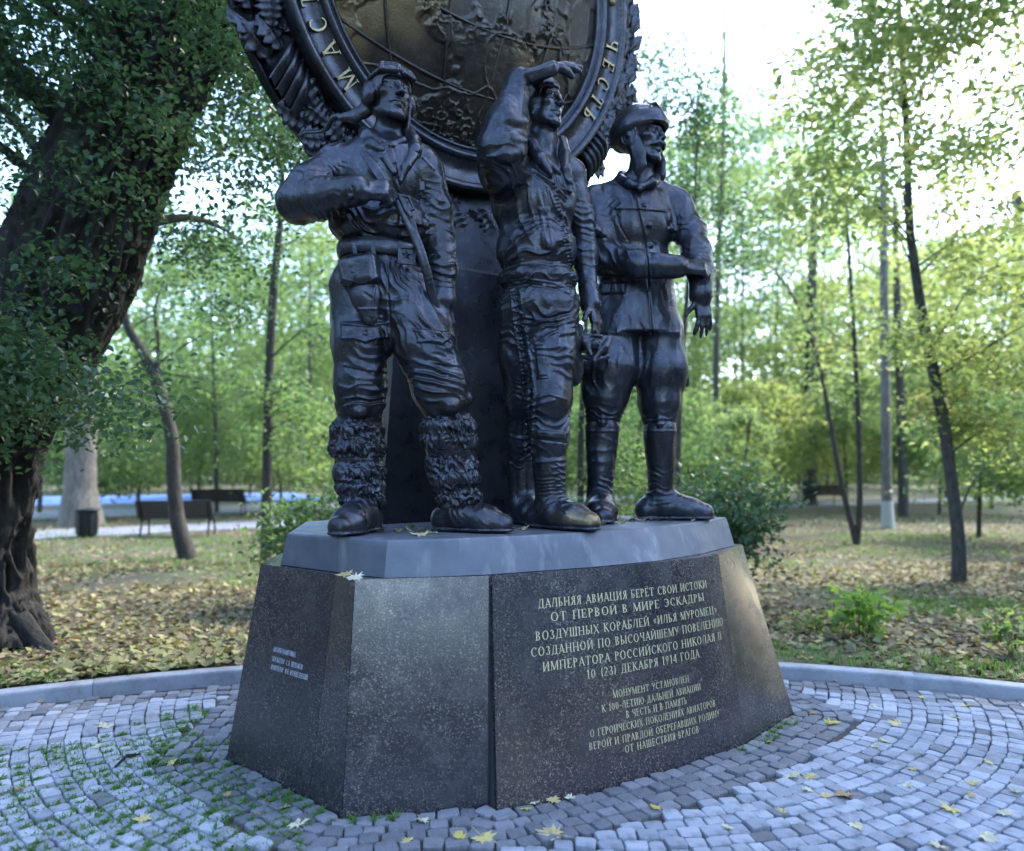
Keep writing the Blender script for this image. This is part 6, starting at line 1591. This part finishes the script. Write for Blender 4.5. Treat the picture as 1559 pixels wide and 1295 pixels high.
# a drift of paler fresh leaves along the left kerb
a_ = rng.uniform(math.pi * .56, math.pi * .72, 1500); r_ = 7.84 + np.abs(rng.normal(0, .40, 1500)); P = np.stack([PC[0] + np.cos(a_) * r_, PC[1] + np.sin(a_) * r_], 1); P = P[P[:, 0] < -1.5]
V, F = litter_mesh(np.c_[P, zl(P[:, 0], P[:, 1]) + .014 + rng.uniform(0, .02, len(P))], .078, rng); tag(obj('fallen_leaves', V, F, M_DRIFT, None, False), kind='stuff')
def blades(P, h, w, r, lean=.5):
    n = len(P); a = r.uniform(0, 6.28, n); ln = r.uniform(.1, lean, n); H = h * r.uniform(.5, 1.2, n); s = np.stack([np.cos(a), np.sin(a), 0 * a], 1); f = np.stack([-np.sin(a), np.cos(a), 0 * a], 1)
    m = P + f * (H * ln * .35)[:, None] + np.c_[0 * a, 0 * a, H * .6]; t = P + f * (H * ln)[:, None] + np.c_[0 * a, 0 * a, H]
    V = np.stack([P - s * w, P + s * w, m + s * w * .8, m - s * w * .8, t], 1).reshape(-1, 3); b = np.arange(n)[:, None] * 5
    return V, np.concatenate([b + [0, 1, 2], b + [0, 2, 3], b + [3, 2, 4]], 1).reshape(-1, 3)
P = np.vstack([scatter(9000, 4.6, 9), scatter(12000, 9, 19)])
gz_ = vnoise(np.c_[P * .5, 0 * P[:, 0] + 3], 18) + .8 * ((P[:, 0] > 1.5) & (np.hypot(P[:, 0] - PC[0], P[:, 1] - PC[1]) < 8.4)) - .30 * (P[:, 0] > 1.2)
P = P[gz_ > -.1 + .3 * rng.random(len(P))]; P = np.repeat(P, 4, 0) + rng.normal(0, .03, (len(P) * 4, 2))
P = P[np.hypot(P[:, 0] - PC[0], P[:, 1] - PC[1]) > 7.83]
V, F = blades(np.c_[P, zl(P[:, 0], P[:, 1])], .085, .004, rng, 1.0); tag(obj('grass', V, F, M_GRASS, None, False), kind='stuff')
# weeds and grass in the joints, thickest at the left
def joint_grass():
    it = COB_IT; i = rng.integers(0, len(it), 9000); x, y, a = it[i, 0], it[i, 1], it[i, 2]; s = np.where(rng.random(9000) < .7, 1, 0)
    P = np.stack([x + .047 * np.cos(a) * s - .044 * np.sin(a) * (1 - s), y + .047 * np.sin(a) * s + .044 * np.cos(a) * (1 - s)], 1)
    dens = vnoise(np.c_[P * 1.3, 0 * x], 5) * .8 + np.where(P[:, 0] < -.9, .50, -.06) + np.where(poly_sd(P, FOOT) < .10, .35, 0); P = P[(dens > .42) & (poly_sd(P, FOOT) > .01)]
    m = 13; Q = np.repeat(P, m, 0) + rng.normal(0, .013, (len(P) * m, 2)); V, F = blades(np.c_[Q, -.008 + 0 * Q[:, 0]], .030, .0028, rng, 1.8)
    rr_ = P[rng.random(len(P)) < .35]; Q = np.repeat(rr_, 7, 0); L, LF = leaf_mesh(np.c_[Q, .002 + 0 * Q[:, 0]], .036, .9, .34, rng)
    V2 = np.vstack([V, L]); F2 = np.vstack([F, LF + len(V)]); tag(obj('joint_grass', V2, F2, M_GRASS, None, False), kind='stuff')
joint_grass()
# ------------------------------------------------------------------ benches, bin, twig, single fallen leaves
def bench(label, pos, yaw):
    root = empty('park_bench', pos, label, 'bench', 'park benches by the paths'); root.rotation_euler = (0, 0, yaw); W_ = .88
    def rot(a): return np.array([[1, 0, 0], [0, math.cos(a), -math.sin(a)], [0, math.sin(a), math.cos(a)]])
    for i in range(5): g = Geo(); g.box((0, .02 + i * .095, .44 + .012 * (i == 0)), (W_, .040, .018)); g.obj('seat_slat', M_WOOD, root)
    for i in range(5): g = Geo(); g.box((0, -.045 - i * .032, .52 + i * .082), (W_, .016, .036), rot(.35)); g.obj('back_slat', M_WOOD, root)
    for s in (-1, 1):
        x = s * (W_ - .10); g = Geo()
        g.tube(smooth_path([(x, .44, 0), (x, .43, .20), (x, .40, .40), (x, .0, .41), (x, -.06, .50), (x, -.21, .90)], 4), .022, 6)
        g.tube(smooth_path([(x, -.16, 0), (x, -.10, .18), (x, -.02, .40)], 4), .024, 6)
        g.tube(smooth_path([(x, -.10, .62), (x, .15, .66), (x, .42, .64), (x, .47, .58), (x, .43, .42)], 4), .020, 6); g.obj('leg', M_IRON, root)
    return root
b1 = G(268, 817); bench('black slatted park bench standing on the nearer path beside the crooked tree', b1, math.atan2(.62, 1) + .0 + math.pi * 0 - .45)
b2 = W(333, 784, 26); b2[2] = float(zl(b2[0], 26)) + .02; bench('black park bench standing farther back on the second path', b2, .10)
b3 = W(1262, 764, 31); b3[2] = float(zl(b3[0], 31)) + .03; bench('distant dark bench on the path beyond the twin stemmed sapling', b3, .45)
pb = G(132, 818)
root = empty('litter_bin', pb, 'dark metal litter bin with flared rim on the path before the grey trunk', 'litter bin')
g = Geo(); g.lathe([(.001, .05), (.20, .05), (.225, .09), (.235, .62), (.24, .64)], 20); o = g.obj('body', M_BIN, root, True)
for k in range(10):
    a = k * math.pi / 5; g = Geo(); g.box((.237 * math.cos(a), .237 * math.sin(a), .36), (.006, .018, .26), np.array([[math.cos(a), -math.sin(a), 0], [math.sin(a), math.cos(a), 0], [0, 0, 1]])); g.obj('slat', M_BIN, root)
g = Geo(); g.lathe([(.235, .635), (.30, .655), (.305, .68), (.26, .70), (.20, .69), (.19, .66)], 20); g.obj('rim', M_BIN, root, True)
g = Geo(); g.lathe([(.15, .0), (.16, .02), (.10, .05), (.09, .06)], 16); g.obj('foot', M_BIN, root, True)
# a bit of broken twig on the cobbles
tw = [W(176, 1171, 1897.5 / (1171 - HOR)), W(193, 1156, 1897.5 / (1156 - HOR)), W(214, 1155, 1897.5 / (1155 - HOR))]
g = Geo(); g.tube([p + [0, 0, .016 + .006 * i] for i, p in enumerate(tw)], [.007, .009, .005], 6); tag(g.obj('twig', M_BARK, None, True), 'broken brown twig lying on the cobbles left of the plinth', 'twig')
# single maple leaves
def maple_mesh(seed):
    r = np.random.default_rng(seed); pts = []
    lob = [(-2.55, .34), (-2.2, .24), (-1.75, .50), (-1.55, .34), (-1.2, .52), (-.95, .30), (-.45, .60), (-.30, .42), (0, .66), (.30, .42), (.45, .60), (.95, .30), (1.2, .52), (1.55, .34), (1.75, .50), (2.2, .24), (2.55, .34), (math.pi, .10)]
    cx, cy = r.uniform(-.5, .5, 2); V = [(0, 0, 0)]
    for a, q in lob:
        q = q * r.uniform(.88, 1.1); x, y = q * math.sin(a), q * math.cos(a); V.append((x, y, .30 * (x * x * (1 + cx) + y * y * cy) + .05 * r.normal()))
    k = len(lob); F = [(0, 1 + i, 1 + (i + 1) % k) for i in range(k)]
    V += [(-.012, -.1, .01), (.012, -.1, .01), (.02, -.75, .06), (0, -.75, .06)]; F.append((k + 1, k + 2, k + 3, k + 4))
    return mesh_np('fallen_leaf', V, F, False)
MM = {}
M_MAPLE_BR = make_leaf('maple_leaf_brown', [(.26, .17, .08), (.34, .24, .12), (.42, .33, .20)], .7, .1)
M_MAPLE_PL = make_leaf('maple_leaf_pale', [(.50, .46, .30), (.56, .52, .38), (.46, .42, .30)], .7, .1)
for nm, m in (('y', M_MAPLE), ('b', M_MAPLE_BR), ('p', M_MAPLE_PL)):
    for i in range(4):
        me = maple_mesh(i * 7 + ord(nm)); me.materials.append(m); MM[nm, i] = me
lf = random.Random(9); COLN = {'y': 'yellow', 'b': 'brown', 'p': 'pale'}
def fallen(px, py, size, col, label=None, z=.008, d=None, group='single maple leaves fallen on the cobbles'):
    p = W(px, py, d or 1150 * (EYE - z) / (py - HOR)); p[2] = z
    o = bpy.data.objects.new('fallen_leaf', MM[col, lf.randrange(4)]); C.objects.link(o); o.location = tuple(p + np.array([0, 0, .006])); s = size; o.scale = (s, s, s)
    o.rotation_euler = (lf.uniform(-.28, .28), lf.uniform(-.28, .28), lf.uniform(0, 6.28)); 
    if label is None:
        wh = 'among the left weeds' if px < 380 else 'under the left corner of the plinth' if px < 560 else 'before the blank granite panel' if px < 745 else 'before the joint and gilded panel' if px < 1000 else 'beside the dark band of cobbles' if px < 1215 and py > 1120 else 'by the right kerb' if py < 1100 else 'right of the plinth' if px < 1320 else 'amid the right cobbles' if py < 1180 else 'near the lower right corner'
        label = '%s%s maple leaf on the cobbles %s' % ('small ' if size < .065 else 'broad ' if size > .085 else '', COLN[col], wh)
    return tag(o, label, 'fallen leaf', group)
SPEC = [(843, 1271, .13, 'y', 'large curled yellow maple leaf on the cobbles before the middle joint of the plinth'), (735, 1276, .12, 'y', 'yellow maple leaf beside grass on the cobbles below the blank granite panel'),
        (218, 1249, .085, 'y', 'bright yellow leaf alone on the cobbles at the lower left'), (158, 1107, .11, 'p', 'pale cream maple leaf on the cobbles near the left kerb'), (455, 1257, .10, 'p', 'pale leaf on the dark cobbles below the left corner of the plinth'),
        (1262, 1101, .12, 'y', 'yellow tipped leaf on the dark cobbles at the right foot of the plinth'), (1370, 1104, .12, 'y', 'wide yellow leaf on the pale cobbles halfway to the right kerb'), (840, 1219, .085, 'y', 'yellow leaf propped upright against the foot of the gilded panel'),
        (1290, 1211, .12, 'b', 'brown curled maple leaf on the pale cobbles at lower right'), (1447, 1231, .11, 'y', 'creamy yellow leaf on the cobbles near the lower right corner'), (994, 1229, .075, 'y', 'small bright yellow leaf on the cobbles under the end of the gilded text')]
for a in SPEC: fallen(*a)
for px, py, s, c in [(430, 1231, .07, 'y'), (147, 1138, .06, 'p'), (262, 1160, .07, 'y'), (620, 1282, .06, 'y'), (642, 1249, .08, 'p'), (700, 1276, .07, 'y'), (815, 1223, .07, 'p'), (868, 1216, .06, 'p'), (800, 1232, .06, 'y'), (1205, 1181, .10, 'p'), (1232, 1185, .09, 'y'), (1258, 1213, .07, 'y'), (1232, 1205, .08, 'p'), (1190, 1236, .07, 'y'),
                     (1302, 1257, .08, 'p'), (1345, 1128, .07, 'y'), (1330, 1136, .06, 'p'), (1390, 1172, .07, 'y'), (1380, 1196, .06, 'p'), (1480, 1195, .08, 'y'), (1505, 1162, .06, 'y'), (1475, 1212, .07, 'b'), (1452, 1092, .08, 'y'), (1470, 1075, .06, 'y'), (1530, 1240, .08, 'p'), (1545, 1205, .06, 'y'), (1235, 1086, .06, 'b'), (1270, 1036, .09, 'p'), (1345, 1040, .08, 'p'), (1310, 1032, .05, 'b'),
                     (1330, 1075, .06, 'p'), (1500, 1275, .10, 'p'), (1430, 1290, .09, 'p'), (30, 1200, .06, 'b'), (345, 1212, .05, 'b'), (1110, 1262, .06, 'p'), (1170, 1130, .05, 'b'), (1405, 1062, .05, 'y'), (60, 1068, .06, 'b'), (390, 1240, .05, 'b')]: fallen(px, py, s, c)
for px, py, s, c, lb in [(640, 815, .11, 'y', 'yellow maple leaf on the slab between the boots of the fur clad airman'), (658, 812, .08, 'p', 'pale leaf on the slab beside a yellow leaf'), (762, 809, .07, 'y', 'small yellow leaf at the toe of the right fur legging boot')]:
    fallen(px, py, s, c, lb, ZS + .002)
for px, py, s, c, lb in [(526, 876, .10, 'y', 'yellow leaf on the granite ledge below the slab corner'), (541, 879, .09, 'p', 'pale leaf on the very corner of the granite ledge')]:
    fallen(px, py, s, c, lb, ZP + .004)
def slab_debris():
    n = 130; P = np.array([W(rng.uniform(905, 1060), 0, 1)[0] * 0 + 0 for _ in range(n)]); x = rng.uniform(.55, 1.30, n); y = 4.85 + (x - .55) * .62 + rng.normal(0, .10, n)
    x = np.r_[x, rng.uniform(-1.0, .25, 40)]; y = np.r_[y, 4.12 + (x[n:] + .6) * .25 + np.abs(rng.normal(0, .16, 40))]; V, F = litter_mesh(np.c_[x, y, ZS + .004 + 0 * x], .042, rng); tag(obj('leaf_litter', V, F, M_LITTER, None, False), kind='stuff')
slab_debris()

# leaves of one look in one place are told apart by their order from left to right
by = {}
for o in C.objects:
    if o.name.startswith('fallen_leaf') and o.get('category') == 'fallen leaf': by.setdefault(o['label'], []).append(o)
for lb, os_ in by.items():
    if len(os_) > 1:
        os_.sort(key=lambda o: o.location.x / o.location.y)
        for i, o in enumerate(os_): o['label'] = lb + (', left one of two' if i == 0 else ', right one of two') if len(os_) == 2 else lb + ', ' + ['leftmost one', 'second one', 'third one', 'fourth one'][i]
